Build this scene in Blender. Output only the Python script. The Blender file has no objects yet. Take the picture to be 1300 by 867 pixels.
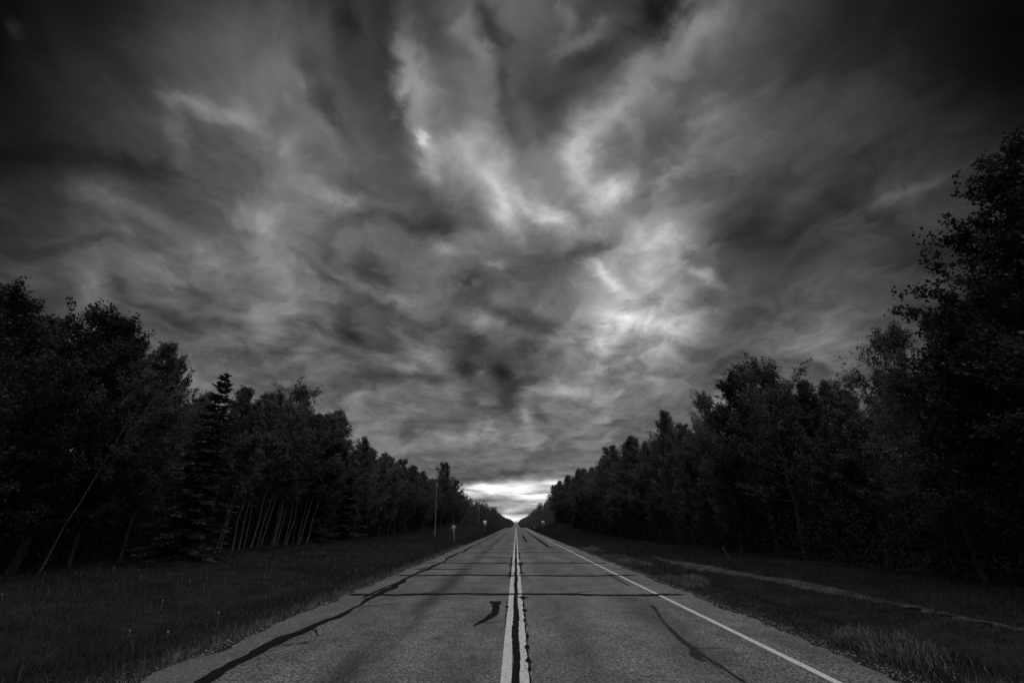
import bpy, math, random
import numpy as np

R = math.radians
scene = bpy.context.scene
col = scene.collection

# ------------------------------------------------------------------ camera
EYE = 1.65
cam_data = bpy.data.cameras.new("camera")
cam_data.sensor_width = 36.0
cam_data.lens = 17.0
cam_data.clip_start = 0.05
cam_data.clip_end = 20000
cam = bpy.data.objects.new("camera", cam_data)
cam.location = (0, 0, EYE)
cam.rotation_euler = (R(90 + 20.7), 0, 0.0077)
col.objects.link(cam)
scene.camera = cam

# ------------------------------------------------------------------ exposure
scene.view_settings.view_transform = 'Standard'
scene.view_settings.look = 'None'
scene.view_settings.gamma = 1.0
scene.view_settings.exposure = 0.0
scene.view_settings.use_curve_mapping = False
scene.cycles.max_bounces = 5
scene.cycles.diffuse_bounces = 2
scene.cycles.glossy_bounces = 2
scene.cycles.transparent_max_bounces = 4
scene.cycles.use_adaptive_sampling = True
scene.cycles.adaptive_threshold = 0.015

# ------------------------------------------------------------------ sun (high, spread wide by the cloud)
SUN_EL, SUN_AZ = 64.0, 165.0           # degrees; azimuth clockwise from the road's direction (+Y)
sun_data = bpy.data.lights.new("sun", 'SUN')
sun_data.energy = 1.5
sun_data.angle = R(90)
sun_data.color = (1.0, 1.0, 1.0)
sun = bpy.data.objects.new("sun", sun_data)
sun.rotation_euler = (R(90 - SUN_EL), 0, R(180 - SUN_AZ))
sun.location = (30, 30, 60)
col.objects.link(sun)

# ------------------------------------------------------------------ sky: a heavy storm cloud deck in the world shader
# broad cloud masses: (azimuth deg, elevation deg, weight)
CLOUD_MASSES = [
 (-57.5,38.8,-0.106), (-53.0,41.9,-0.080), (-47.3,45.3,-0.235), (-40.2,48.6,-0.037), (-31.1,51.8,0.087), (-20.0,54.3,-0.007),
 (-7.2,55.7,-0.079), (6.3,55.7,0.241), (19.2,54.3,-0.148), (30.2,51.8,0.142), (39.3,48.6,0.004), (46.4,45.3,-0.085),
 (52.1,41.9,0.092), (56.6,38.8,-0.081), (-55.7,34.4,-0.059), (-51.1,37.3,0.224), (-45.4,40.4,0.138), (-38.2,43.5,0.213),
 (-29.4,46.4,0.028), (-18.8,48.8,-0.094), (-6.8,50.1,0.088), (5.9,50.1,0.082), (17.9,48.8,-0.161), (28.5,46.4,0.147),
 (37.4,43.5,-0.043), (44.5,40.4,0.034), (50.2,37.3,0.068), (54.8,34.4,-0.158), (-53.9,29.8,-0.238), (-49.2,32.4,0.033),
 (-43.5,35.1,-0.085), (-36.5,37.9,-0.047), (-27.9,40.5,-0.035), (-17.7,42.6,-0.036), (-6.4,43.7,0.029), (5.5,43.7,-0.122),
 (16.9,42.6,0.082), (27.0,40.5,0.099), (35.6,37.9,-0.128), (42.6,35.1,-0.018), (48.4,32.4,-0.023), (53.0,29.8,-0.075),
 (-52.2,24.9,0.011), (-47.5,27.1,0.181), (-41.8,29.4,-0.022), (-34.8,31.8,-0.104), (-26.5,34.0,0.057), (-16.8,35.7,-0.001),
 (-6.0,36.7,0.012), (5.1,36.7,0.217), (15.9,35.7,-0.093), (25.6,34.0,0.012), (33.9,31.8,0.069), (40.9,29.4,0.064),
 (46.6,27.1,0.061), (51.4,24.9,0.155), (-50.6,19.8,0.022), (-45.9,21.5,0.028), (-40.2,23.4,-0.091), (-33.3,25.2,0.167),
 (-25.2,27.0,0.150), (-15.9,28.4,0.014), (-5.7,29.2,-0.047), (4.8,29.2,-0.239), (15.0,28.4,0.165), (24.3,27.0,-0.069),
 (32.4,25.2,-0.042), (39.3,23.4,-0.103), (45.0,21.5,-0.172), (49.8,19.8,0.078), (-49.1,14.5,-0.156), (-44.3,15.8,-0.009),
 (-38.7,17.2,0.011), (-31.9,18.5,-0.046), (-24.1,19.8,-0.030), (-15.1,20.8,-0.047), (-5.4,21.4,0.201), (4.6,21.4,-0.036),
 (14.3,20.8,0.245), (23.2,19.8,-0.082), (31.0,18.5,0.092), (37.8,17.2,0.099), (43.5,15.8,-0.164), (48.2,14.5,0.068),
 (-47.7,9.3,-0.050), (-42.9,10.1,0.106), (-37.2,10.9,0.127), (-30.6,11.8,-0.025), (-23.0,12.5,0.044), (-14.4,13.2,-0.006),
 (-5.2,13.5,-0.055), (4.3,13.5,0.049), (13.6,13.2,-0.164), (22.1,12.5,0.019), (29.7,11.8,-0.005), (36.4,10.9,0.006),
 (42.0,10.1,-0.097), (46.8,9.3,0.099), (-46.3,4.4,0.178), (-41.6,4.8,-0.008), (-36.0,5.2,-0.107), (-29.5,5.6,0.103),
 (-22.1,5.9,0.066), (-13.8,6.2,0.029), (-5.0,6.3,0.025), (4.1,6.3,-0.017), (13.0,6.2,0.090), (21.2,5.9,0.129),
 (28.6,5.6,-0.051), (35.1,5.2,0.106), (40.7,4.8,-0.017), (45.5,4.4,-0.044), (-64.6,32.8,-0.021), (-61.0,23.5,-0.046),
 (-57.5,13.5,0.062), (63.7,32.8,-0.041), (60.1,23.5,-0.094), (56.7,13.5,-0.062), (-57.9,51.1,-0.016), (-36.5,62.8,-0.013),
 (-0.4,68.7,0.049), (35.6,62.8,0.056), (57.0,51.1,-0.128), (-30.9,44.6,0.122), (-24.4,48.0,-0.154), (-22.7,34.2,0.043),
 (9.9,40.2,0.136), (3.2,45.4,-0.210), (22.0,46.2,0.003), (27.2,49.3,0.048), (24.7,52.4,-0.104), (-1.4,16.3,-0.043),
 (-4.0,9.6,0.114), (17.9,28.0,0.151), (12.9,21.8,0.313), (-8.3,53.7,0.023), (-10.3,34.3,-0.099), (37.7,30.9,0.075),
 (35.9,17.6,0.176), (25.3,17.3,0.001), (-1.6,38.1,0.159), (-13.3,43.2,0.111), (-41.0,39.1,0.048), (-32.2,38.5,0.019),
 (-41.9,32.4,-0.154), (-43.9,27.4,0.123), (-36.4,25.3,0.022), (-0.4,40.2,0.108), (5.0,34.6,0.070), (6.9,29.6,-0.184),
 (10.2,17.0,-0.042), (-9.2,17.1,-0.109), (-17.5,24.6,-0.035), (-22.4,26.6,0.029), (33.3,42.4,0.016), (26.0,35.9,0.013),
 (28.5,26.2,-0.107), (21.8,22.2,-0.059), (4.2,9.0,0.145), (-8.7,8.0,0.038), (-16.0,11.3,0.086), (-5.4,20.4,0.150),
 (-0.9,18.6,-0.022), (-6.3,17.0,-0.064), (0.5,15.2,-0.015), (3.5,19.5,-0.069), (-9.4,21.2,0.146), (-13.1,19.6,-0.052),
 (-3.3,14.5,-0.035), (-2.5,23.8,0.115),
]
# cloud streaks: (azimuth deg, elevation deg, roll deg, half length deg, half width deg, weight)
CLOUD_STREAKS = [
 (-16.04,49.89,-74,3.12,1.39,0.149), (-14.28,45.37,-76,3.04,1.45,0.149), (-12.08,41.30,-60,3.00,1.51,0.149), (-7.27,54.11,-94,1.51,1.04,0.075),
 (-5.51,52.38,-34,1.96,1.00,0.075), (-2.93,50.67,-64,1.61,1.08,0.075), (-8.04,53.93,-40,1.35,1.00,0.030), (-13.41,42.99,-65,0.80,0.57,0.224),
 (-7.46,42.28,0,3.54,1.53,0.130), (-2.18,41.26,-37,2.61,1.60,0.130), (-3.86,39.15,-51,3.50,1.06,0.156), (-0.33,34.91,-63,2.85,1.09,0.156),
 (-1.86,38.14,-62,2.81,0.72,0.112), (1.80,37.10,-45,3.13,1.06,0.179), (5.70,34.54,-29,2.26,1.06,0.179), (10.14,41.52,54,2.00,1.74,0.156),
 (12.60,43.14,32,2.34,1.69,0.156), (17.03,45.31,35,3.26,1.65,0.156), (23.58,48.21,31,3.93,2.08,0.119), (30.22,50.13,15,2.86,1.94,0.119),
 (9.62,39.52,-79,1.84,1.15,0.112), (10.90,37.01,-61,2.27,1.14,0.112), (12.88,36.25,36,1.83,1.42,0.179), (15.16,37.40,29,1.91,1.40,0.179),
 (19.81,36.22,62,1.56,0.68,0.112), (22.11,37.77,21,1.73,0.68,0.112), (10.17,51.91,15,1.63,0.97,0.112), (14.19,52.55,14,2.07,0.96,0.112),
 (9.53,54.54,-108,1.32,0.73,0.104), (26.38,42.11,26,1.52,1.18,0.082), (29.03,42.62,5,1.71,1.14,0.082), (14.62,31.49,18,2.27,1.64,0.067),
 (17.87,31.23,-21,2.84,1.57,0.067), (21.94,30.74,4,2.89,1.58,0.067), (10.83,28.75,-53,1.86,0.71,0.149), (12.68,26.68,-51,1.79,0.71,0.149),
 (23.35,26.50,-43,1.37,0.57,0.127), (24.99,25.07,-45,1.46,0.56,0.127), (11.33,21.77,13,2.27,1.05,0.171), (16.61,22.12,-0,4.02,1.03,0.171),
 (10.70,19.79,-51,1.63,0.73,0.130), (17.79,28.73,53,1.92,1.00,0.093), (4.43,14.47,25,1.80,0.95,0.067), (6.81,14.64,-14,1.96,0.95,0.067),
 (1.25,11.54,-79,1.36,0.64,0.168), (-3.97,9.62,11,2.07,0.83,0.104), (-4.20,17.50,53,1.20,0.53,0.030), (-3.20,18.81,55,1.17,0.54,0.030),
 (-43.73,38.52,16,1.41,0.83,0.104), (-41.22,38.82,1,1.41,0.87,0.104), (-38.49,39.25,20,1.68,0.85,0.104), (-35.90,39.26,-26,1.39,0.92,0.104),
 (-42.74,36.47,-48,1.46,0.73,0.075), (-41.09,34.46,-63,1.79,0.71,0.075), (-29.94,44.62,-21,1.74,1.45,0.082), (-31.48,38.64,3,2.06,1.15,0.067),
 (-24.08,34.70,-11,2.31,0.91,0.082), (-45.99,27.97,-12,2.18,0.84,0.067), (-42.27,27.44,-5,1.95,0.89,0.067), (-38.58,26.99,-10,2.24,0.92,0.067),
 (-38.49,24.92,30,1.84,0.85,0.093), (-35.87,24.99,-26,1.91,0.88,0.093), (-24.15,26.51,1,2.26,0.59,0.089), (-22.77,24.07,3,1.48,0.50,0.097),
 (-15.83,24.74,-5,2.58,0.52,0.075), (-9.50,31.21,-22,1.79,0.73,0.097), (-2.45,29.12,-35,2.61,0.63,0.089), (34.98,17.43,7,1.98,1.33,0.093),
 (42.47,28.66,6,1.71,0.58,0.075), (46.03,28.78,-1,1.89,0.56,0.075), (-54.86,37.40,-31,0.83,0.55,0.075), (-45.10,21.04,-34,1.95,1.04,0.067),
 (-30.41,46.59,-64,2.59,1.30,-0.060), (-27.35,43.76,-40,2.43,1.39,-0.060), (-26.15,51.26,-72,1.86,0.89,-0.082), (-3.93,54.83,-41,1.92,0.78,-0.089),
 (-1.23,52.85,-64,1.55,0.84,-0.089), (-0.76,49.71,-64,1.80,0.76,-0.082), (5.24,44.53,11,2.86,2.14,-0.067), (24.34,51.88,-138,1.94,1.61,-0.112),
 (9.85,30.72,2,1.99,0.93,-0.142), (13.17,31.39,22,2.24,0.93,-0.142), (5.48,29.55,-3,2.59,1.36,-0.104), (-23.26,26.10,-24,2.13,0.60,-0.112),
 (-24.96,21.67,17,2.59,0.89,-0.082), (-6.37,27.26,63,1.32,0.53,-0.089), (-4.83,27.69,-24,1.39,0.53,-0.089), (-10.69,32.95,-7,3.79,1.80,-0.067),
 (-18.77,28.32,-24,2.69,0.92,-0.075), (-19.64,20.35,-9,1.51,0.81,-0.075), (-6.46,19.48,-66,2.67,1.38,-0.082), (-7.44,17.32,-159,2.69,1.38,-0.082),
 (-1.31,16.32,-61,3.08,1.39,-0.097), (-0.82,13.46,-119,2.11,1.38,-0.097), (2.85,22.90,157,3.15,1.28,-0.082), (24.99,17.89,19,3.88,1.92,-0.075),
 (-43.96,30.94,9,2.54,0.96,-0.082), (-43.07,20.71,-59,1.65,0.68,-0.089), (-37.42,19.00,-2,2.72,1.32,-0.056), (-51.06,28.77,26,2.75,1.19,-0.060),
 (-4.54,24.79,-5,3.32,0.75,-0.052), (1.80,20.73,156,2.22,0.64,-0.060), (29.32,29.97,-0,3.28,1.99,-0.075), (-15.73,51.65,-84,4.09,1.45,0.075),
 (-12.21,46.17,-71,3.42,1.79,0.082), (-5.85,47.40,-74,2.80,1.35,0.045), (-18.19,48.86,-82,5.67,0.84,-0.060), (-13.41,37.98,-51,3.62,1.53,-0.041),
 (-9.00,34.83,-28,2.99,1.56,-0.041), (-0.32,45.29,-82,3.68,1.03,-0.097), (6.39,46.76,-52,3.45,2.34,-0.067), (13.92,49.81,5,2.38,1.27,-0.056),
 (24.46,52.08,-64,2.77,1.71,-0.060), (-13.76,34.66,-2,6.56,2.58,-0.011), (-23.65,34.74,-20,2.47,1.03,0.082), (-29.53,44.59,-22,1.51,0.62,0.067),
 (-25.76,42.75,-51,2.66,0.97,-0.052), (-4.66,37.65,-44,3.93,0.71,0.060), (2.87,39.16,-64,2.48,0.59,0.067), (2.98,39.28,-75,3.57,0.71,-0.052),
 (20.61,29.19,-83,2.58,0.75,0.075), (13.02,22.83,-21,1.88,0.73,0.082), (16.62,25.09,-34,2.52,0.81,-0.052), (6.42,18.52,-39,2.81,0.75,0.060),
 (1.97,15.38,21,2.95,0.64,0.067), (9.07,18.41,-54,2.22,0.63,-0.045), (-15.42,18.74,-12,2.87,0.83,-0.045), (-10.94,18.95,-12,1.62,0.63,0.052),
 (-23.56,13.57,10,3.29,0.79,-0.037), (-17.97,12.94,-10,2.32,0.80,0.045), (-7.75,12.76,-43,2.36,1.04,-0.045), (-10.12,9.77,24,3.08,1.03,0.037),
 (-7.47,6.53,-4,3.33,1.20,-0.052), (6.49,9.62,11,3.82,0.82,0.045), (2.76,7.22,-8,3.91,1.01,-0.030), (-7.00,22.94,-4,8.25,3.20,-0.037),
 (-3.36,16.77,-39,5.12,2.13,-0.022), (-20.12,23.42,-27,4.14,1.62,-0.045), (-5.69,21.27,-47,1.94,0.85,-0.082), (-6.78,17.75,-49,1.54,0.74,-0.075),
 (-2.00,17.43,-29,2.10,0.85,-0.089), (-10.70,16.67,-51,1.77,0.83,-0.067), (-19.83,20.47,-38,1.43,0.70,-0.067), (-10.79,18.78,14,1.10,0.53,0.060),
 (-4.23,16.94,-30,0.84,0.43,0.067), (-9.19,14.36,-6,2.09,0.63,0.060), (-5.26,9.56,6,2.81,0.62,0.075), (-16.05,18.59,-1,1.65,0.62,0.052),
 (-5.65,10.28,-17,1.86,0.72,-0.067), (8.43,22.32,-20,1.80,0.74,-0.082), (0.55,19.48,-59,1.68,0.86,-0.075), (2.43,19.65,12,1.23,0.54,0.060),
 (3.04,11.97,-57,1.42,0.63,-0.075), (7.38,14.57,-10,3.45,0.74,0.060), (9.60,17.69,-26,1.19,0.53,0.082), (11.71,17.53,-44,1.20,0.73,-0.067),
 (4.61,6.94,5,3.37,0.60,-0.045), (-7.29,26.99,-26,1.20,0.53,-0.075), (-4.06,26.19,17,1.24,0.53,-0.075), (-2.53,24.13,-25,1.53,0.64,-0.082),
 (-7.03,23.64,14,1.38,0.64,0.060), (-15.47,23.10,-24,2.01,0.73,-0.075), (-23.90,28.68,-7,1.59,0.59,-0.067), (-18.40,27.35,-7,2.98,0.71,-0.075),
 (-29.33,21.31,-4,1.25,0.76,0.052), (-29.69,18.92,-0,2.78,0.85,0.045), (-23.94,18.94,-7,2.18,0.79,-0.052), (-32.69,16.74,1,2.96,0.83,-0.037),
 (-14.72,16.30,-10,2.46,0.93,-0.045), (-12.53,11.92,-12,2.41,0.81,0.037), (0.49,9.91,-26,2.62,0.83,0.045), (-0.03,23.54,-28,2.00,0.75,-0.067),
 (3.23,24.29,-17,1.80,0.64,0.052), (-5.40,20.21,-16,5.37,2.14,-0.060), (-3.13,17.70,-19,6.13,2.78,-0.060), (1.55,20.27,6,2.92,1.50,-0.052),
 (-0.68,12.86,-45,1.71,1.06,-0.045), (-6.29,5.20,7,2.73,0.70,-0.047), (-0.89,5.75,5,3.67,0.70,-0.045), (-5.42,4.43,6,1.13,0.39,-0.098),
 (-4.81,3.67,3,2.36,0.68,0.259), (-0.35,3.68,-2,3.09,0.69,0.259), (-2.68,3.72,-3,2.52,0.39,0.141), (2.70,4.31,2,4.23,0.30,0.157),
 (5.58,3.74,6,1.77,0.29,0.118), (-0.44,3.08,2,6.34,1.36,0.110), (-2.66,2.61,1,2.43,0.29,-0.098), (1.57,3.50,3,1.92,0.49,0.235),
 (-4.02,4.14,-164,0.67,0.30,0.275), (4.49,4.56,5,1.56,0.29,0.235), (6.95,4.79,6,1.33,0.29,0.235), (0.09,3.04,-2,1.67,0.34,0.157),
 (1.56,2.83,3,1.73,0.24,0.216), (3.78,3.03,11,0.86,0.24,0.216), (-5.34,3.37,171,1.56,0.29,0.137), (0.00,2.07,-0,3.59,0.67,0.235),
 (2.43,2.19,4,2.15,0.21,0.157), (-2.64,1.28,-2,1.50,0.25,0.235), (-0.22,1.36,6,1.29,0.25,0.235), (-1.10,0.62,-2,1.41,0.42,0.333),
 (1.31,0.66,4,1.63,0.42,0.333), (5.34,3.32,10,2.75,0.68,0.157), (1.81,4.70,6,2.69,0.59,0.137),
]
MASS_SHARPNESS = 62.0
MASS_BASE = 0.227


world = bpy.data.worlds.new("World")
scene.world = world
world.use_nodes = True

class Nodes:
    """thin wrapper to write node graphs as code"""
    def __init__(self, tree):
        self.t = tree
        tree.nodes.clear()
    def n(self, kind, **kw):
        nd = self.t.nodes.new(kind)
        for k, v in kw.items():
            setattr(nd, k, v)
        return nd
    def put(self, sock, v):
        if isinstance(v, bpy.types.NodeSocket):
            self.t.links.new(v, sock)
        else:
            sock.default_value = v
    def m(self, op, a, b=None, c=None, clamp=False):
        nd = self.n('ShaderNodeMath', operation=op, use_clamp=clamp)
        for i, v in enumerate((a, b, c)):
            if v is not None:
                self.put(nd.inputs[i], v)
        return nd.outputs[0]
    def v(self, op, a, b=None, c=None, out=0):
        nd = self.n('ShaderNodeVectorMath', operation=op)
        for i, x in enumerate((a, b, c)):
            if x is not None:
                self.put(nd.inputs[i], x)
        return nd.outputs[out]
    def dot(self, a, b):
        return self.v('DOT_PRODUCT', a, b, out='Value')
    def scale(self, a, s):
        nd = self.n('ShaderNodeVectorMath', operation='SCALE')
        self.put(nd.inputs[0], a)
        self.put(nd.inputs['Scale'], s)
        return nd.outputs[0]
    def noise(self, vec, scale, detail=4.0, rough=0.5, dist=0.0, lac=2.0, color=False):
        nd = self.n('ShaderNodeTexNoise')
        if vec is not None:
            self.put(nd.inputs['Vector'], vec)
        nd.inputs['Scale'].default_value = scale
        nd.inputs['Detail'].default_value = detail
        nd.inputs['Roughness'].default_value = rough
        nd.inputs['Distortion'].default_value = dist
        nd.inputs['Lacunarity'].default_value = lac
        return nd.outputs['Color' if color else 'Fac']
    def mapr(self, x, a, b, c=0.0, d=1.0, smooth=True):
        nd = self.n('ShaderNodeMapRange')
        if smooth:
            nd.interpolation_type = 'SMOOTHSTEP'
        self.put(nd.inputs[0], x)
        for i, v in enumerate((a, b, c, d)):
            nd.inputs[i + 1].default_value = v
        return nd.outputs[0]
    def mix(self, f, a, b):
        """float mix"""
        nd = self.n('ShaderNodeMix')
        self.put(nd.inputs[0], f)
        self.put(nd.inputs[2], a)
        self.put(nd.inputs[3], b)
        return nd.outputs[0]
    def sep(self, v):
        nd = self.n('ShaderNodeSeparateXYZ')
        self.put(nd.inputs[0], v)
        return nd.outputs
    def comb(self, x, y, z):
        nd = self.n('ShaderNodeCombineXYZ')
        for i, v in enumerate((x, y, z)):
            self.put(nd.inputs[i], v)
        return nd.outputs[0]

def build_sky():
    g = Nodes(world.node_tree)
    d = g.n('ShaderNodeTexCoord').outputs['Generated']
    x, y, z = g.sep(d)
    zc = g.m('MAXIMUM', z, 0.0)
    inv = g.m('DIVIDE', 1.0, g.m('ADD', zc, 0.26))
    plane = g.comb(g.m('MULTIPLY', x, inv), g.m('MULTIPLY', y, inv), 0.37)
    # shear and fray the deck: warp the view direction with two scales of noise
    half = (-0.5, -0.5, -0.5)
    w1 = g.v('ADD', g.noise(plane, 1.7, 2.0, 0.5, 0.6, color=True), half)
    w2 = g.v('ADD', g.noise(plane, 6.5, 3.0, 0.55, 0.8, color=True), half)
    amp = g.m('ADD', g.m('MULTIPLY', zc, 0.9), 0.03)
    warp = g.v('ADD', g.scale(w1, WARP_LARGE), g.scale(w2, WARP_SMALL))
    dw = g.v('NORMALIZE', g.v('ADD', d, g.scale(warp, amp)))
    acc = MASS_BASE
    for az, el, wgt in CLOUD_MASSES:
        a, e = R(az), R(el)
        cx = (math.sin(a) * math.cos(e) * MASS_SHARPNESS, math.cos(a) * math.cos(e) * MASS_SHARPNESS, math.sin(e) * MASS_SHARPNESS)
        ex = g.m('EXPONENT', g.dot(dw, cx))
        acc = g.m('MULTIPLY_ADD', ex, wgt * math.exp(-MASS_SHARPNESS), acc)
    # second warp for the streaks, finer so that their edges fray
    w3 = g.v('ADD', g.noise(plane, 17.0, 3.0, 0.6, 0.5, color=True), half)
    ds = g.v('NORMALIZE', g.v('ADD', dw, g.scale(w3, g.m('MULTIPLY', amp, WARP_FINE))))
    for az, el, roll, sa, sp, wgt in CLOUD_STREAKS:
        a, e, r = R(az), R(el), R(roll)
        E = np.array([math.cos(a), -math.sin(a), 0.0])
        U = np.array([-math.sin(e) * math.sin(a), -math.sin(e) * math.cos(a), math.cos(e)])
        e1 = (E * math.cos(r) + U * math.sin(r)) / R(sa)
        e2 = (U * math.cos(r) - E * math.sin(r)) / R(sp)
        u = g.dot(ds, tuple(e1))
        v = g.dot(ds, tuple(e2))
        q = g.m('MULTIPLY_ADD', v, v, g.m('MULTIPLY', u, u))
        ex = g.m('POWER', math.exp(-0.8), q)
        acc = g.m('MULTIPLY_ADD', ex, wgt, acc)
    # billows and wisps
    pw = g.v('ADD', plane, g.scale(w1, 0.55))
    n1 = g.m('SUBTRACT', g.noise(pw, 2.6, 5.0, 0.52, 0.25), 0.5)
    # soft relief (strongest in the lumpy low part of the deck)
    # of the underside: height difference along one direction
    pr = g.v('ADD', g.v('MULTIPLY', plane, (1.0, 0.8, 1.0)), g.scale(w2, 0.16))
    h0 = g.noise(pr, 4.2, 4.0, 0.5, 0.35)
    h1 = g.noise(g.v('ADD', pr, (0.03, 0.055, 0.02)), 4.2, 4.0, 0.5, 0.35)
    relief = g.m('SUBTRACT', h0, h1)
    n2 = g.m('SUBTRACT', g.noise(g.v('ADD', pw, g.scale(w3, 0.05)), 9.0, 5.0, 0.55, 0.3), 0.5)
    # far strata seen edge-on near the horizon
    lo = g.mapr(z, 0.02, 0.16, 1.0, 0.0)
    strata = g.m('SUBTRACT', g.noise(g.v('MULTIPLY', d, (5.0, 5.0, 62.0)), 1.0, 5.0, 0.6, 0.6), 0.5)
    mod = g.m('MULTIPLY_ADD', n1, BILLOW, 1.0)
    mod = g.m('MULTIPLY_ADD', n2, WISP, mod)
    mod = g.m('MULTIPLY_ADD', relief, g.m('MULTIPLY', g.mapr(z, 0.15, 0.75, RELIEF, RELIEF * 0.5), g.mapr(z, 0.03, 0.30, 0.45, 1.0)), mod)
    mod = g.m('MULTIPLY_ADD', g.m('MULTIPLY', strata, lo), STRATA, mod)
    tone = g.m('MULTIPLY', g.m('MAXIMUM', acc, 0.012), mod)
    tone = g.m('MINIMUM', g.m('MAXIMUM', tone, 0.008), 1.0)
    lum = g.m('MULTIPLY', g.m('POWER', tone, 2.2), 10.0)
    nish = g.n('ShaderNodeTexSky', sky_type='NISHITA', sun_disc=False)
    nish.sun_elevation = R(SUN_EL)
    nish.sun_rotation = R(SUN_AZ)
    bw = g.n('ShaderNodeRGBToBW')
    g.t.links.new(nish.outputs[0], bw.inputs[0])
    final = g.mix(0.992, bw.outputs[0], lum)      # the deck is all but closed
    bg = g.n('ShaderNodeBackground')
    g.put(bg.inputs['Color'], final)
    bg.inputs['Strength'].default_value = 0.1
    out = g.n('ShaderNodeOutputWorld')
    g.t.links.new(bg.outputs[0], out.inputs['Surface'])

WARP_LARGE, WARP_SMALL, WARP_FINE = 0.11, 0.08, 0.08
BILLOW, WISP, RELIEF, STRATA = 0.48, 0.20, 1.75, 2.2
world.cycles.sampling_method = 'NONE'
build_sky()

# ================================================================== helpers
rs = np.random.RandomState(7)

def ramp_noise_mat(name, lo, hi, scale, rough=0.85, detail=6.0, bump=0.0, bump_scale=None, spec=0.3, stretch=(1, 1, 1), obj_var=0.0):
    """grey material whose base colour wanders between lo and hi"""
    m = bpy.data.materials.new(name)
    m.use_nodes = True
    g = Nodes(m.node_tree)
    co = g.n('ShaderNodeTexCoord').outputs['Object']
    co = g.v('MULTIPLY', co, stretch)
    f = g.mapr(g.noise(co, scale, detail, 0.6), 0.3, 0.7)
    val = g.mix(f, lo, hi)
    if obj_var:
        rnd = g.n('ShaderNodeObjectInfo').outputs['Random']
        val = g.m('MULTIPLY', val, g.m('MULTIPLY_ADD', rnd, obj_var, 1.0 - obj_var * 0.5))
    b = g.n('ShaderNodeBsdfPrincipled')
    g.put(b.inputs['Base Color'], val)
    b.inputs['Roughness'].default_value = rough
    b.inputs['Specular IOR Level'].default_value = spec
    if bump:
        bp = g.n('ShaderNodeBump')
        bp.inputs['Strength'].default_value = bump
        bp.inputs['Distance'].default_value = 0.02
        g.put(bp.inputs['Height'], g.noise(co, bump_scale or scale * 4, 4.0, 0.6))
        g.t.links.new(bp.outputs[0], b.inputs['Normal'])
    o = g.n('ShaderNodeOutputMaterial')
    g.t.links.new(b.outputs[0], o.inputs[0])
    return m

def mesh_arrays(name, verts, faces_list, mat=None, smooth=False):
    """mesh from numpy arrays; faces_list holds (n,3) and (n,4) index arrays"""
    me = bpy.data.meshes.new(name)
    verts = np.asarray(verts, np.float32)
    loops, starts, s = [], [], 0
    for f in faces_list:
        f = np.asarray(f, np.int32)
        if len(f) == 0:
            continue
        k = f.shape[1]
        loops.append(f.ravel())
        starts.append(s + np.arange(len(f), dtype=np.int32) * k)
        s += f.size
    loops = np.concatenate(loops); starts = np.concatenate(starts)
    me.vertices.add(len(verts)); me.loops.add(len(loops)); me.polygons.add(len(starts))
    me.vertices.foreach_set('co', verts.ravel())
    me.loops.foreach_set('vertex_index', loops)
    me.polygons.foreach_set('loop_start', starts)
    me.update(calc_edges=True)
    if smooth:
        me.polygons.foreach_set('use_smooth', np.ones(len(starts), bool))
    if mat:
        me.materials.append(mat)
    return me

def link(name, me, parent=None, kind=None):
    o = bpy.data.objects.new(name, me)
    col.objects.link(o)
    if parent:
        o.parent = parent
    if kind:
        o['kind'] = kind
    return o

def tag(o, label, cat, group=None):
    o['label'] = label
    o['category'] = cat
    if group:
        o['group'] = group
    return o

def thing(name, label, cat, loc, rot=(0, 0, 0), group=None):
    o = bpy.data.objects.new(name, None)
    o.empty_display_size = 0.3
    col.objects.link(o)
    o.location = loc
    o.rotation_euler = rot
    return tag(o, label, cat, group)

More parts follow.
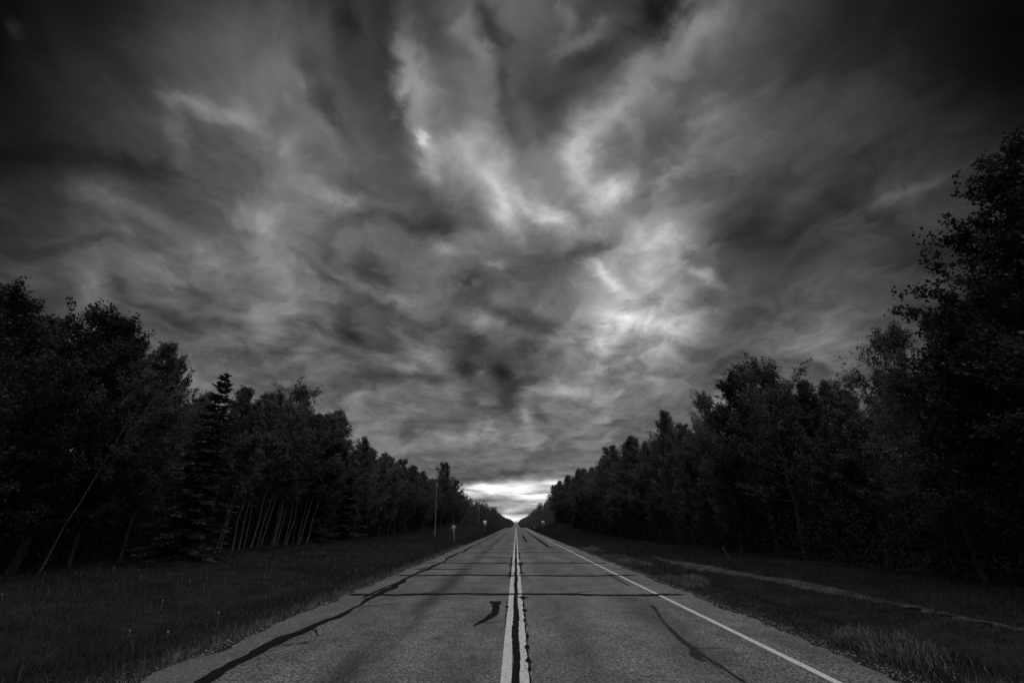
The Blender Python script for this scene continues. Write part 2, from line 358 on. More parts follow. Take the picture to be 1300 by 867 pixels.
class Geo:
    """collects verts and faces from tubes and boxes"""
    def __init__(self):
        self.v, self.q, self.t, self.n = [], [], [], 0
    def add(self, v, q=None, t=None):
        v = np.asarray(v, float)
        self.v.append(v)
        if q is not None and len(q):
            self.q.append(np.asarray(q) + self.n)
        if t is not None and len(t):
            self.t.append(np.asarray(t) + self.n)
        self.n += len(v)
    def tube(self, pts, rad, sides=6, cap=True):
        pts = np.asarray(pts, float); rad = np.asarray(rad, float); n = len(pts)
        tan = np.gradient(pts, axis=0)
        tan /= np.linalg.norm(tan, axis=1)[:, None] + 1e-9
        ref = np.array([0.0, 0, 1]) if abs(tan[0][2]) < 0.8 else np.array([1.0, 0, 0])
        a = np.cross(tan, ref); a /= np.linalg.norm(a, axis=1)[:, None] + 1e-9
        b = np.cross(tan, a)
        th = np.arange(sides) * 2 * math.pi / sides
        ring = pts[:, None] + rad[:, None, None] * (np.cos(th)[None, :, None] * a[:, None] + np.sin(th)[None, :, None] * b[:, None])
        i = np.arange(n - 1)[:, None] * sides
        j = np.arange(sides)[None]
        k = (j + 1) % sides
        q = np.stack([i + j, i + k, i + sides + k, i + sides + j], -1).reshape(-1, 4)
        v = ring.reshape(-1, 3)
        t = []
        if cap:
            v = np.vstack([v, pts[-1:]])
            top = (n - 1) * sides
            t = [[top + jj, top + (jj + 1) % sides, n * sides] for jj in range(sides)]
        self.add(v, q, t)
    def box(self, c, size, rot=None, bevel=0.0):
        sx, sy, sz = np.asarray(size) / 2
        v = np.array([[x, y, z] for x in (-sx, sx) for y in (-sy, sy) for z in (-sz, sz)])
        if rot is not None:
            v = v @ np.asarray(rot).T
        self.add(v + np.asarray(c), [[0, 1, 3, 2], [4, 6, 7, 5], [0, 4, 5, 1], [2, 3, 7, 6], [0, 2, 6, 4], [1, 5, 7, 3]])
    def prism(self, outline, y0, y1):
        """outline in xz, extruded along y"""
        n = len(outline)
        v = [(x, y0, z) for x, z in outline] + [(x, y1, z) for x, z in outline]
        q = [[i, (i + 1) % n, n + (i + 1) % n, n + i] for i in range(n)]
        self.add(v, q)
        f0 = [[0, i + 1, i] for i in range(1, n - 1)]
        f1 = [[n, n + i, n + i + 1] for i in range(1, n - 1)]
        self.t.append(np.asarray(f0 + f1) + self.n - 2 * n)
    def mesh(self, name, mat, smooth=False):
        fl = []
        if self.q: fl.append(np.vstack(self.q))
        if self.t: fl.append(np.vstack(self.t))
        return mesh_arrays(name, np.vstack(self.v), fl, mat, smooth)

def smooth01(t):
    t = np.clip(t, 0, 1)
    return t * t * (3 - 2 * t)

# ================================================================== terrain
_yt = np.arange(-120.0, 6001.0, 4.0)
_zt = np.interp(_yt, [-120, 90, 150, 200, 235, 300, 420, 700, 1000, 1400, 2000, 6001],
                [0, 0, 0.2, 0.36, 0.2, -0.5, -1.5, -0.4, 1.2, 2.7, 1.0, -6])
_k = np.exp(-np.linspace(-2, 2, 13) ** 2); _k /= _k.sum()
_zt = np.convolve(np.pad(_zt, 6, mode='edge'), _k, mode='valid')
_zt[_yt < 60] = 0.0

def road_z(y):
    return np.interp(y, _yt, _zt)

_waves = [(rs.uniform(-1, 1), rs.uniform(-1, 1), rs.uniform(0, 6.28)) for _ in range(14)]
def rough(x, y, s):
    r = 0
    for a, b, p in _waves:
        r = r + np.sin((a * x + b * y) * s + p)
    return r / len(_waves)

ROAD_L, ROAD_R = -4.22, 4.38
def terrain(x, y):
    x = np.asarray(x, float); y = np.asarray(y, float)
    z = road_z(y)
    out = np.where(x < 0, -x + ROAD_L, x - ROAD_R)        # distance beyond the seal, negative under it
    z = z - 0.07 * (1 - smooth01((out + 0.25) / 0.22))
    ditch = np.where(x < 0, 0.34 * np.exp(-((x + 7.4) / 1.7) ** 2), 0.22 * np.exp(-((x - 6.7) / 0.9) ** 2))
    near = 1 - smooth01((y - 70) / 40)
    z = z - ditch * near
    z = z + np.where(x > 0, 0.10 * np.exp(-((x - 5.4) / 0.45) ** 2) * near * smooth01(out / 0.3), 0)
    bankL = 1.75 * np.exp(-((y - 142) / 36) ** 2) * smooth01((-x - 6.0) / 5.5)
    bankR = 1.85 * np.exp(-((y - 150) / 42) ** 2) * smooth01((x - 7.0) / 5.0)
    far = smooth01((y - 190) / 80) * 0.9 * smooth01((np.abs(x) - 8) / 8)
    z = z + bankL + bankR + far
    w = smooth01(out / 2.5)
    z = z + w * (0.10 * rough(x, y, 0.9) + 0.05 * rough(y, x, 2.7) + 0.25 * rough(x + 40, y, 0.16) * smooth01(out / 14))
    return z

def grid_mesh(name, xs, ys, zf, mat):
    X, Y = np.meshgrid(xs, ys)
    v = np.stack([X, Y, zf(X, Y)], -1).reshape(-1, 3)
    nx, ny = len(xs), len(ys)
    i = (np.arange(ny - 1)[:, None] * nx + np.arange(nx - 1)[None]).ravel()
    q = np.stack([i, i + 1, i + nx + 1, i + nx], -1)
    return mesh_arrays(name, v, [q], mat, True)

GROUND_MAT = ramp_noise_mat("soil_and_turf", 0.012, 0.03, 1.6, 0.95, 8.0, 0.6, 9.0, 0.1)
xs_half = np.concatenate([np.arange(0, 3.9, 0.65), np.arange(3.9, 9.0, 0.2), np.arange(9.0, 20, 0.5), np.arange(20, 44, 2.0), [48, 56, 70, 90, 130, 200, 320, 500, 900, 1600, 3000, 6000]])
xs = np.concatenate([-xs_half[:0:-1], xs_half])
ys = np.concatenate([[-1500, -600, -250, -120, -80, -50, -30, -20, -12, -6], np.arange(-2, 40, 0.45), np.arange(40, 90, 1.0), np.arange(90, 300, 4.0), np.arange(300, 2000, 20.0), [2000, 2200, 2500, 3000, 3800, 5000, 6000]])
ground = link("ground", grid_mesh("ground", xs, ys, terrain, GROUND_MAT), kind='structure')

# ------------------------------------------------------------------ road
def asphalt_material():
    m = bpy.data.materials.new("worn_chip_seal")
    m.use_nodes = True
    g = Nodes(m.node_tree)
    co = g.n('ShaderNodeTexCoord').outputs['Object']
    x, y, z = g.sep(co)
    chips = g.noise(co, 26.0, 5.0, 0.78)
    grit = g.noise(co, 150.0, 2.0, 0.6)
    vor = g.n('ShaderNodeTexVoronoi')
    vor.inputs['Scale'].default_value = 40.0
    g.put(vor.inputs['Vector'], co)
    cell = g.sep(vor.outputs['Color'])[0]
    patch = g.noise(g.v('MULTIPLY', co, (1.0, 0.35, 1.0)), 0.9, 6.0, 0.65)
    blotch = g.noise(co, 3.2, 6.0, 0.65)
    base = g.mix(g.mapr(chips, 0.38, 0.64), 0.032, 0.325)
    base = g.m('MULTIPLY', base, g.m('MULTIPLY_ADD', cell, 1.0, 0.45))
    base = g.m('MULTIPLY', base, g.m('MULTIPLY_ADD', grit, 0.5, 0.75))
    base = g.m('MULTIPLY', base, g.mapr(patch, 0.32, 0.68, 0.62, 1.34))
    base = g.m('MULTIPLY', base, g.mapr(blotch, 0.3, 0.7, 0.78, 1.2))
    # polished, oily wheel tracks
    wob = g.m('MULTIPLY', g.m('SUBTRACT', g.noise(g.v('MULTIPLY', co, (0.0, 0.22, 0.0)), 1.0, 2.0), 0.5), 0.5)
    xx = g.m('ADD', x, wob)
    for cx, wd, dep in ((-2.0, 0.26, 0.72), (-0.85, 0.35, 0.2), (1.05, 0.34, 0.34), (2.55, 0.32, 0.32), (-3.1, 0.3, 0.15)):
        t = g.m('DIVIDE', g.m('SUBTRACT', xx, cx), wd)
        band = g.m('POWER', math.exp(-1), g.m('MULTIPLY', t, t))
        fade = g.mapr(g.noise(g.v('MULTIPLY', co, (1.2, 0.12, 1.0)), 1.0, 4.0, 0.6), 0.28, 0.55)
        base = g.m('MULTIPLY', base, g.m('SUBTRACT', 1.0, g.m('MULTIPLY', g.m('MULTIPLY', band, fade), dep)))
    # loose pale gravel at both edges
    rag = g.m('MULTIPLY', g.m('SUBTRACT', g.noise(co, 2.6, 5.0, 0.7), 0.5), 0.9)
    xr = g.m('ADD', x, rag)
    edge = g.m('MAXIMUM', g.mapr(xr, -3.45, -4.05, 0.0, 0.85), g.mapr(xr, 3.85, 4.45, 0.0, 0.6))
    eg = g.mix(g.mapr(g.noise(co, 36.0, 4.0, 0.75), 0.36, 0.66), 0.05, 0.36)
    base = g.mix(g.m('MULTIPLY', edge, 0.6), base, eg)
    b = g.n('ShaderNodeBsdfPrincipled')
    g.put(b.inputs['Base Color'], base)
    b.inputs['Roughness'].default_value = 0.5
    b.inputs['Specular IOR Level'].default_value = 0.45
    bp = g.n('ShaderNodeBump')
    bp.inputs['Strength'].default_value = 0.55
    bp.inputs['Distance'].default_value = 0.012
    g.put(bp.inputs['Height'], g.m('ADD', chips, g.m('MULTIPLY', cell, 0.5)))
    g.t.links.new(bp.outputs[0], b.inputs['Normal'])
    o = g.n('ShaderNodeOutputMaterial')
    g.t.links.new(b.outputs[0], o.inputs[0])
    return m

ROAD_MAT = asphalt_material()
road_ys = np.concatenate([np.arange(-40, 0, 2.0), np.arange(0, 60, 0.25), np.arange(60, 200, 2.0), np.arange(200, 2000, 10.0)])
_road_zs = road_z(road_ys)
def on_road(y):
    return np.interp(y, road_ys, _road_zs)

def build_road():
    n = len(road_ys)
    near = road_ys < 60
    jl = np.where(near, rs.normal(0, 0.045, n) + 0.06 * np.sin(road_ys * 1.7) + 0.05 * np.sin(road_ys * 4.1 + 1), 0)
    jr = np.where(near, rs.normal(0, 0.045, n) + 0.06 * np.sin(road_ys * 1.3 + 2) + 0.05 * np.sin(road_ys * 3.7), 0)
    cols_x = [ROAD_L - 0.06 + jl, ROAD_L + jl, np.full(n, -3.0), np.full(n, 0.0), np.full(n, 3.0), ROAD_R + jr, ROAD_R + 0.06 + jr]
    zo = [-0.09, 0, 0, 0, 0, 0, -0.09]
    v = np.stack([np.stack([cx, road_ys, _road_zs + o], -1) for cx, o in zip(cols_x, zo)], 1).reshape(-1, 3)
    k = len(cols_x)
    i = (np.arange(n - 1)[:, None] * k + np.arange(k - 1)[None]).ravel()
    return link("road", mesh_arrays("road", v, [np.stack([i, i + 1, i + k + 1, i + k], -1)], ROAD_MAT), kind='structure')
road = build_road()

def tar_material():
    m = bpy.data.materials.new("crack_sealing_tar")
    m.use_nodes = True
    g = Nodes(m.node_tree)
    co = g.n('ShaderNodeTexCoord').outputs['Object']
    f = g.mapr(g.noise(co, 9.0, 6.0, 0.7), 0.35, 0.7)
    b = g.n('ShaderNodeBsdfPrincipled')
    g.put(b.inputs['Base Color'], g.mix(f, 0.006, 0.013))
    g.put(b.inputs['Roughness'], g.mix(f, 0.7, 0.9))
    b.inputs['Specular IOR Level'].default_value = 0.08
    o = g.n('ShaderNodeOutputMaterial')
    g.t.links.new(b.outputs[0], o.inputs[0])
    return m

def faded_tar_material():
    """thin old sealing that lets grey chippings through"""
    return ramp_noise_mat("worn_thin_tar", 0.008, 0.065, 20.0, 0.8, 5.0, 0.3, 60.0, 0.1)

def paint_material():
    m = bpy.data.materials.new("worn_road_paint")
    m.use_nodes = True
    g = Nodes(m.node_tree)
    co = g.n('ShaderNodeTexCoord').outputs['Object']
    worn = g.mapr(g.noise(co, 22.0, 7.0, 0.8), 0.48, 0.60)
    big = g.mapr(g.noise(g.v('MULTIPLY', co, (3.0, 1.0, 1.0)), 2.0, 5.0, 0.7), 0.42, 0.75)
    worn = g.m('MULTIPLY', worn, g.m('MULTIPLY_ADD', big, 0.8, 0.35), clamp=True)
    pal = g.mix(g.noise(co, 60.0, 4.0, 0.7), 0.62, 0.86)
    b = g.n('ShaderNodeBsdfPrincipled')
    g.put(b.inputs['Base Color'], g.mix(worn, pal, 0.13))
    b.inputs['Roughness'].default_value = 0.6
    bp = g.n('ShaderNodeBump')
    bp.inputs['Strength'].default_value = 0.4
    bp.inputs['Distance'].default_value = 0.008
    g.put(bp.inputs['Height'], g.noise(co, 62.0, 3.0, 0.7))
    g.t.links.new(bp.outputs[0], b.inputs['Normal'])
    o = g.n('ShaderNodeOutputMaterial')
    g.t.links.new(b.outputs[0], o.inputs[0])
    return m

TAR, THIN_TAR, PAINT = tar_material(), faded_tar_material(), paint_material()

def lengthwise(name, y0, y1, cx, wd, mat, lift, step=0.2, jag=0.10):
    """strip along the road; cx(y) and wd(y) give centre and width"""
    a = y0
    yy = [y for y in np.arange(y0, min(y1, 60.0), step)] if y0 < 60 else [y0]
    yy += [y for y in road_ys if y >= 60 and y0 < y < y1] + [y1]
    yy = np.unique(np.array(yy))
    c = np.array([cx(t) for t in yy]); w = np.array([wd(t) for t in yy])
    j1 = rs.normal(0, 1, len(yy)); j2 = rs.normal(0, 1, len(yy))
    jag = jag if mat is not PAINT else 0.009
    l = c - w / 2 - j1 * w * jag; r = c + w / 2 + j2 * w * jag
    z = on_road(yy) + lift
    v = np.stack([np.stack([l, yy, z], -1), np.stack([r, yy, z], -1)], 1).reshape(-1, 3)
    i = np.arange(len(yy) - 1) * 2
    return link(name, mesh_arrays(name, v, [np.stack([i, i + 1, i + 3, i + 2], -1)], mat), road)

def crosswise(name, y, x0, x1, wd, mat, lift, wav=0.09):
    xx = np.arange(x0, x1, 0.12)
    ph = rs.uniform(0, 6.28, 3)
    c = y + wav * (np.sin(xx * 0.9 + ph[0]) + 0.5 * np.sin(xx * 2.3 + ph[1]) + 0.3 * np.sin(xx * 5.1 + ph[2]) + 0.15 * np.sin(xx * 13.0)) + rs.normal(0, 0.012, len(xx))
    w = wd * (0.75 + 0.5 * rs.rand(len(xx))) * (0.8 + 0.35 * np.sin(xx * 1.6 + ph[1]) ** 2)
    w[0] = w[-1] = 0.02
    v = np.stack([np.stack([xx, c - w / 2, on_road(c - w / 2) + lift], -1), np.stack([xx, c + w / 2, on_road(c + w / 2) + lift], -1)], 1).reshape(-1, 3)
    i = np.arange(len(xx) - 1) * 2
    return link(name, mesh_arrays(name, v, [np.stack([i, i + 2, i + 3, i + 1], -1)], mat), road)

def outline_patch(name, pts, mat, lift):
    """filled irregular patch given by left and right margins [(y, xl, xr)]"""
    p = np.array(pts, float)
    yy = np.linspace(p[0, 0], p[-1, 0], 30)
    l = np.interp(yy, p[:, 0], p[:, 1]) + rs.normal(0, 0.012, 30)
    r = np.interp(yy, p[:, 0], p[:, 2]) + rs.normal(0, 0.012, 30)
    z = on_road(yy) + lift
    v = np.stack([np.stack([l, yy, z], -1), np.stack([r, yy, z], -1)], 1).reshape(-1, 3)
    i = np.arange(29) * 2
    return link(name, mesh_arrays(name, v, [np.stack([i, i + 1, i + 3, i + 2], -1)], mat), road)

def wander(name, x, y, ang, length, wd, mat, lift, seed):
    """thin crack that strays across the seal"""
    q = np.random.RandomState(seed)
    n = max(6, int(length / 0.07))
    a = ang + np.cumsum(q.normal(0, 0.30, n)) * 0.6
    P = np.array([x, y]) + np.cumsum(np.column_stack([np.cos(a), np.sin(a)]) * length / n, 0)
    t = np.gradient(P, axis=0); t /= np.linalg.norm(t, axis=1)[:, None]
    nn = np.column_stack([-t[:, 1], t[:, 0]])
    w = wd * (0.4 + 0.9 * q.rand(n)) * np.clip(np.minimum(np.arange(n), np.arange(n)[::-1]) / 3.0, 0.1, 1)
    l, r = P - nn * w[:, None] / 2, P + nn * w[:, None] / 2
    v = np.stack([np.column_stack([l, on_road(l[:, 1]) + lift]), np.column_stack([r, on_road(r[:, 1]) + lift])], 1).reshape(-1, 3)
    i = np.arange(n - 1) * 2
    return link(name, mesh_arrays(name, v, [np.stack([i, i + 1, i + 3, i + 2], -1)], mat), road)

# painted lines
lengthwise("centre_line", 1.0, 1990, lambda y: -0.118, lambda y: 0.125, PAINT, 0.004)
lengthwise("centre_line", 1.0, 1990, lambda y: 0.092, lambda y: 0.11, PAINT, 0.004)
lengthwise("edge_line", 1.0, 1990, lambda y: 3.56 + 0.02 * math.sin(y * 0.21), lambda y: 0.105, PAINT, 0.004)
# sealed joint between the two centre lines, running over
lengthwise("crack_seal", 1.0, 74, lambda y: -0.008 + 0.012 * math.sin(y * 1.9), lambda y: 0.098 + 0.016 * math.sin(y * 0.8), TAR, 0.008, 0.1, 0.05)
def ragged(y0, y1, mean, seed):
    """irregular width along the joint, mostly thin with a few swellings"""
    q = np.random.RandomState(seed)
    ky = np.arange(y0, y1 + 0.2, 0.11 + 0.012 * y0)
    kw = mean * q.lognormal(-0.35, 0.75, len(ky))
    kc = q.normal(0, 0.012, len(ky))
    return (lambda y: float(np.interp(y, ky, kc))), (lambda y: float(np.clip(np.interp(y, ky, kw), 0.006, 0.26)))
for y0, y1, xo, mean, sd in ((6.2, 10.3, 0.162, 0.035, 1), (10.5, 13.4, 0.165, 0.06, 2), (19.2, 24.5, 0.19, 0.10, 3), (27.0, 33.5, 0.18, 0.10, 4), (17.8, 29.0, -0.215, 0.09, 5), (9.4, 13.0, -0.20, 0.018, 6)):
    cf, wf = ragged(y0, y1, mean, sd)
    lengthwise("tar_patch", y0, y1, (lambda c, xo: lambda y: xo + c(y))(cf, xo), wf, TAR, 0.0085, 0.05 if y0 < 15 else 0.1)
# the long sealed crack near the left edge
lengthwise("crack_seal", 2.0, 190, lambda y: -3.5 + 0.07 * math.sin(y * 0.55 + 1) + 0.05 * math.sin(y * 1.31) + 0.02 * math.sin(y * 4.3), lambda y: max(0.05, 0.15 + 0.06 * math.sin(y * 0.9 + 0.5) + 0.03 * math.sin(y * 3.1)) if y < 70 else 0.16, TAR, 0.008)
lengthwise("crack_seal", 13.0, 22.0, lambda y: -3.62 + 0.06 * math.sin(y * 0.8), lambda y: 0.07, TAR, 0.0095)
# sealed cross cracks
for y, x0, x1, w in ((13.62, -4.2, 4.3, 0.16), (18.45, -4.15, 4.2, 0.17), (20.9, -4.1, -1.6, 0.14), (24.2, -4.1, 4.2, 0.17), (28.3, -1.9, -0.3, 0.12), (32.8, -4.1, 4.1, 0.22), (36.8, -4.0, 3.6, 0.24), (45.0, -4.0, 1.2, 0.26), (51.0, -4.1, 4.1, 0.32), (62.0, -3.9, 3.9, 0.3), (70.0, 0.2, 4.0, 0.3), (40.5, -4.0, 4.0, 0.2), (57.0, -4.0, 2.0, 0.3), (66.0, -4.0, 4.0, 0.34), (76.0, -4.0, 4.0, 0.4), (92.0, -4.0, 4.0, 0.4), (83.0, -4.0, 4.0, 0.4), (104.0, -4.0, 4.0, 0.4)):
    crosswise("crack_seal", y, x0, x1, w * 1.5, TAR if y != 20.9 else THIN_TAR, 0.0115)
crosswise("crack_seal", 16.2, -1.6, -0.25, 0.05, THIN_TAR, 0.006, 0.1)
crosswise("crack_seal", 10.05, -0.75, -0.25, 0.03, THIN_TAR, 0.006, 0.12)
crosswise("crack_seal", 10.9, 2.1, 2.6, 0.03, THIN_TAR, 0.006, 0.12)
for k, (x, y, a, ln, w) in enumerate(((-3.0, 13.6, 1.0, 1.2, 0.05), (-1.2, 13.55, -0.6, 1.3, 0.035), (1.4, 13.7, 0.5, 1.4, 0.04), (2.9, 13.6, -0.9, 1.0, 0.05), (-2.4, 18.4, 0.4, 1.8, 0.06), (0.9, 18.5, -0.35, 1.7, 0.06), (-0.7, 24.2, 0.3, 1.5, 0.08), (-3.6, 9.4, -0.3, 0.9, 0.03), (-3.55, 7.9, 0.6, 0.8, 0.03), (-3.5, 11.6, 0.2, 1.1, 0.04),
                                      (-0.3, 8.9, 2.6, 0.5, 0.018), (2.75, 9.9, 2.4, 0.9, 0.02), (2.5, 8.0, 0.4, 0.7, 0.02), (1.7, 7.4, 2.9, 0.8, 0.015), (-1.6, 8.2, 0.7, 0.9, 0.015), (3.2, 12.4, 2.7, 1.2, 0.025))):
    wander("crack_seal", x, y, a, ln, w, TAR if k < 10 else THIN_TAR, 0.0098 if k < 10 else 0.0072, 300 + k)
# the boot-shaped spill in the left lane
outline_patch("tar_patch", [(9.55, -0.76, -0.72), (9.95, -0.68, -0.58), (10.4, -0.58, -0.43), (10.9, -0.50, -0.35), (11.5, -0.50, -0.36), (12.0, -0.52, -0.36), (12.25, -0.60, -0.33), (12.45, -0.62, -0.34)], TAR, 0.0085)
# curved old seal in the right lane and the black strips far ahead
lengthwise("crack_seal", 5.0, 11.9, lambda y: 2.53 + 0.02 * math.sin(y * 2.2) + 0.40 * smooth01((y - 8.4) / 3.6) ** 1.2, lambda y: 0.075 + 0.03 * math.sin(y * 1.7) + 0.015 * math.sin(y * 9.0), THIN_TAR, 0.006)
outline_patch("tar_patch", [(7.3, 2.40, 2.44), (7.6, 2.34, 2.45), (7.9, 2.42, 2.50)], THIN_TAR, 0.0066)
lengthwise("tar_patch", 42, 128, lambda y: 2.56, lambda y: 0.30 if y < 60 else 0.24, TAR, 0.0075)
lengthwise("tar_patch", 53, 83, lambda y: 1.06, lambda y: 0.24, TAR, 0.0075)
lengthwise("crack_seal", 15.5, 19.5, lambda y: 3.25, lambda y: 0.05, THIN_TAR, 0.006)

# ------------------------------------------------------------------ two-wheel dirt track on the right verge
TRACK_MAT = ramp_noise_mat("pale_dirt", 0.022, 0.10, 2.2, 0.9, 8.0, 0.5, 26.0, 0.2)
def build_track():
    yy = np.arange(8.0, 31.0, 0.25)
    cx = 8.45 - 0.75 * smooth01((yy - 14) / 12)
    w = 0.60 * smooth01((30.8 - yy) / 7) * smooth01((yy - 8.5) / 5) * (1 + 0.25 * np.sin(yy * 0.9) + 0.15 * np.sin(yy * 2.3)) + 0.04
    across = np.linspace(-0.5, 0.5, 6)
    X = cx[:, None] + across[None] * w[:, None] + np.where(np.abs(across) > 0.45, 1, 0)[None] * rs.normal(0, 0.05, (len(yy), 6))
    Y = np.repeat(yy[:, None], 6, 1)
    Z = terrain(X, Y) + 0.035 - 0.03 * (np.abs(across) > 0.45)[None]
    v = np.stack([X, Y, Z], -1).reshape(-1, 3)
    i = (np.arange(len(yy) - 1)[:, None] * 6 + np.arange(5)[None]).ravel()
    return link("dirt_track", mesh_arrays("dirt_track", v, [np.stack([i, i + 1, i + 7, i + 6], -1)], TRACK_MAT, True), kind='structure')
build_track()

# ================================================================== loose gravel along the seal
def gravel():
    n = 16000
    side = rs.rand(n) < 0.5
    y = 3 + 40 * rs.rand(n) ** 1.8
    d = np.abs(rs.normal(0, 0.28, n)) * np.where(rs.rand(n) < 0.75, 1, -0.8)
    x = np.where(side, ROAD_L - d, ROAD_R + d)
    z = np.maximum(terrain(x, y), np.where((x > ROAD_L) & (x < ROAD_R), on_road(y), -9))
    s = rs.lognormal(-4.85, 0.4, n)
    base = np.array([[1, 0, 0], [-0.5, 0.87, 0], [-0.5, -0.87, 0], [0.1, 0.05, 0.9]])
    a = rs.rand(n) * 6.28
    jit = 1 + rs.normal(0, 0.25, (n, 4, 3))
    v = base[None] * jit * s[:, None, None]
    c, si = np.cos(a)[:, None], np.sin(a)[:, None]
    vx = v[..., 0] * c - v[..., 1] * si; vy = v[..., 0] * si + v[..., 1] * c
    V = np.stack([vx + x[:, None], vy + y[:, None], v[..., 2] + z[:, None]], -1).reshape(-1, 3)
    f = np.array([[0, 1, 3], [1, 2, 3], [2, 0, 3]])
    F = (np.arange(n)[:, None, None] * 4 + f[None]).reshape(-1, 3)
    o = link("gravel", mesh_arrays("gravel", V, [F], ramp_noise_mat("loose_stone", 0.10, 0.28, 40.0, 0.8)), kind='stuff')
    tag(o, "loose pale gravel along both edges of the road", "gravel")
gravel()

# ================================================================== grass
def blades(x, y, h, w, lean=0.35, segs=2):
    """curved tapering blades; returns verts, quads, tris"""
    n = len(x)
    z = terrain(x, y)
    a = rs.rand(n) * 6.28
    b = rs.rand(n) * 6.28
    L = h * np.abs(rs.normal(0, lean, n)) + 0.1 * h
    dx, dy = np.cos(b) * L, np.sin(b) * L
    wx, wy = np.cos(a) * w / 2, np.sin(a) * w / 2
    p0 = np.stack([x, y, z - 0.02], -1)
    p1 = np.stack([x + dx * 0.35, y + dy * 0.35, z + h * 0.6], -1)
    p2 = np.stack([x + dx, y + dy, z + h * (1 - 0.25 * rs.rand(n))], -1)
    W = np.stack([wx, wy, np.zeros(n)], -1)
    if segs == 1:
        V = np.stack([p0 - W, p0 + W, p2], 1).reshape(-1, 3)
        return V, np.zeros((0, 4), int), np.arange(n * 3).reshape(-1, 3)
    V = np.stack([p0 - W, p0 + W, p1 - W * 0.7, p1 + W * 0.7, p2], 1).reshape(-1, 3)
    i = np.arange(n)[:, None] * 5
    return V, i + np.array([[0, 1, 3, 2]]), i + np.array([[2, 3, 4]])

def join(parts):
    V, Q, T, k = [], [], [], 0
    for v, q, t in parts:
        V.append(v); Q.append(q + k); T.append(t + k); k += len(v)
    return np.vstack(V), np.vstack(Q), np.vstack(T)

def leaf_like(name, lo, hi, scale, spec=0.15, rough=0.7, var=0.0, fine=0.0):
    return ramp_noise_mat(name, lo, hi, scale, rough, 5.0, 0, None, spec, obj_var=var)

GRASS_MAT = leaf_like("verge_grass_blades", 0.013, 0.038, 0.55)
DRY_MAT = leaf_like("dry_grass_blades", 0.06, 0.17, 1.5)

def left_right(n, y0, y1, p=1.0, xmax=(18.5, 14.5)):
    y = y0 + (y1 - y0) * rs.rand(n) ** p
    s = rs.rand(n) < 0.56
    e = rs.rand(n)
    x = np.where(s, ROAD_L - 0.12 - e * (xmax[0] + ROAD_L), ROAD_R + 0.15 + e * (xmax[1] - ROAD_R))
    # ragged margin to the road, thin on the dirt track
    keep = (np.where(x < 0, ROAD_L - x, x - ROAD_R) > 0.15 + 0.3 * rs.rand(n) ** 2)
    tc = 8.45 - 0.75 * smooth01((y - 14) / 12)
    keep &= ~((np.abs(x - tc) < 0.46) & (y < 27) & (rs.rand(n) < 0.75 * smooth01((y - 10) / 6)))
    clump = 0.5 + 0.5 * rough(x * 3, y * 3, 1.3) * 2.2
    keep &= rs.rand(n) < np.clip(clump + 0.45, 0.15, 1)
    return x[keep], y[keep]

parts = []
x, y = left_right(230000, 3.0, 24, 1.35)
hv = np.clip(0.10 + 0.09 * rough(x, y, 1.1) * 2 + rs.normal(0, 0.04, len(x)), 0.03, 0.38)
parts.append(blades(x, y, hv, 0.005 + 0.004 * rs.rand(len(x)), 0.95))
x, y = left_right(160000, 22, 62, 1.2)
hv = np.clip(0.12 + 0.10 * rough(x, y, 1.1) * 2 + rs.normal(0, 0.05, len(x)), 0.03, 0.5)
parts.append(blades(x, y, hv, 0.014 + 0.010 * rs.rand(len(x)), 1.0, 1))
x, y = left_right(90000, 60, 190, 1.2)
hv = np.clip(0.15 + rs.normal(0, 0.06, len(x)), 0.04, 0.5)
parts.append(blades(x, y, hv, 0.05 + 0.03 * rs.rand(len(x)), 1.2, 1))
V, Q, T = join(parts)
o = link("verge_grass", mesh_arrays("verge_grass", V, [Q, T], GRASS_MAT), kind='stuff')
tag(o, "dark uncut grass covering both verges", "grass")

# dry tufts along the right edge and thinly on the left
parts = []
n = 520
ty = 5.5 + 34 * rs.rand(n) ** 1.3
tx = ROAD_R + 0.30 + np.abs(rs.normal(0, 0.45, n))
sel = rough(tx * 1.0, ty * 2.0, 0.9) > -0.02
tx, ty = tx[sel], ty[sel]
for X0, Y0 in zip(tx, ty):
    k = rs.randint(25, 130)
    px = X0 + rs.normal(0, 0.09, k); py = Y0 + rs.normal(0, 0.22, k)
    ok = px > ROAD_R + 0.12
    px, py = px[ok], py[ok]
    parts.append(blades(px, py, np.clip(rs.normal(0.13, 0.05, len(px)), 0.04, 0.28), 0.006 + 0.005 * rs.rand(len(px)) + 0.0004 * Y0, 0.6))
k = 5000
py = 4 + 40 * rs.rand(k) ** 1.3; px = ROAD_L - 0.08 - np.abs(rs.normal(0, 0.22, k))
parts.append(blades(px, py, np.clip(rs.normal(0.12, 0.05, k), 0.03, 0.3), 0.006 + 0.0002 * py, 0.6, 2))
k = 2500
py = 5 + 35 * rs.rand(k); px = -5 - 13 * rs.rand(k)
parts.append(blades(px, py, np.clip(rs.normal(0.19, 0.06, k), 0.06, 0.35), 0.005 + 0.0002 * py, 0.4, 2))
V, Q, T = join(parts)
o = link("dry_grass", mesh_arrays("dry_grass", V, [Q, T], DRY_MAT), kind='stuff')
tag(o, "pale dry grass tufts beside the right edge of the road", "dry grass")

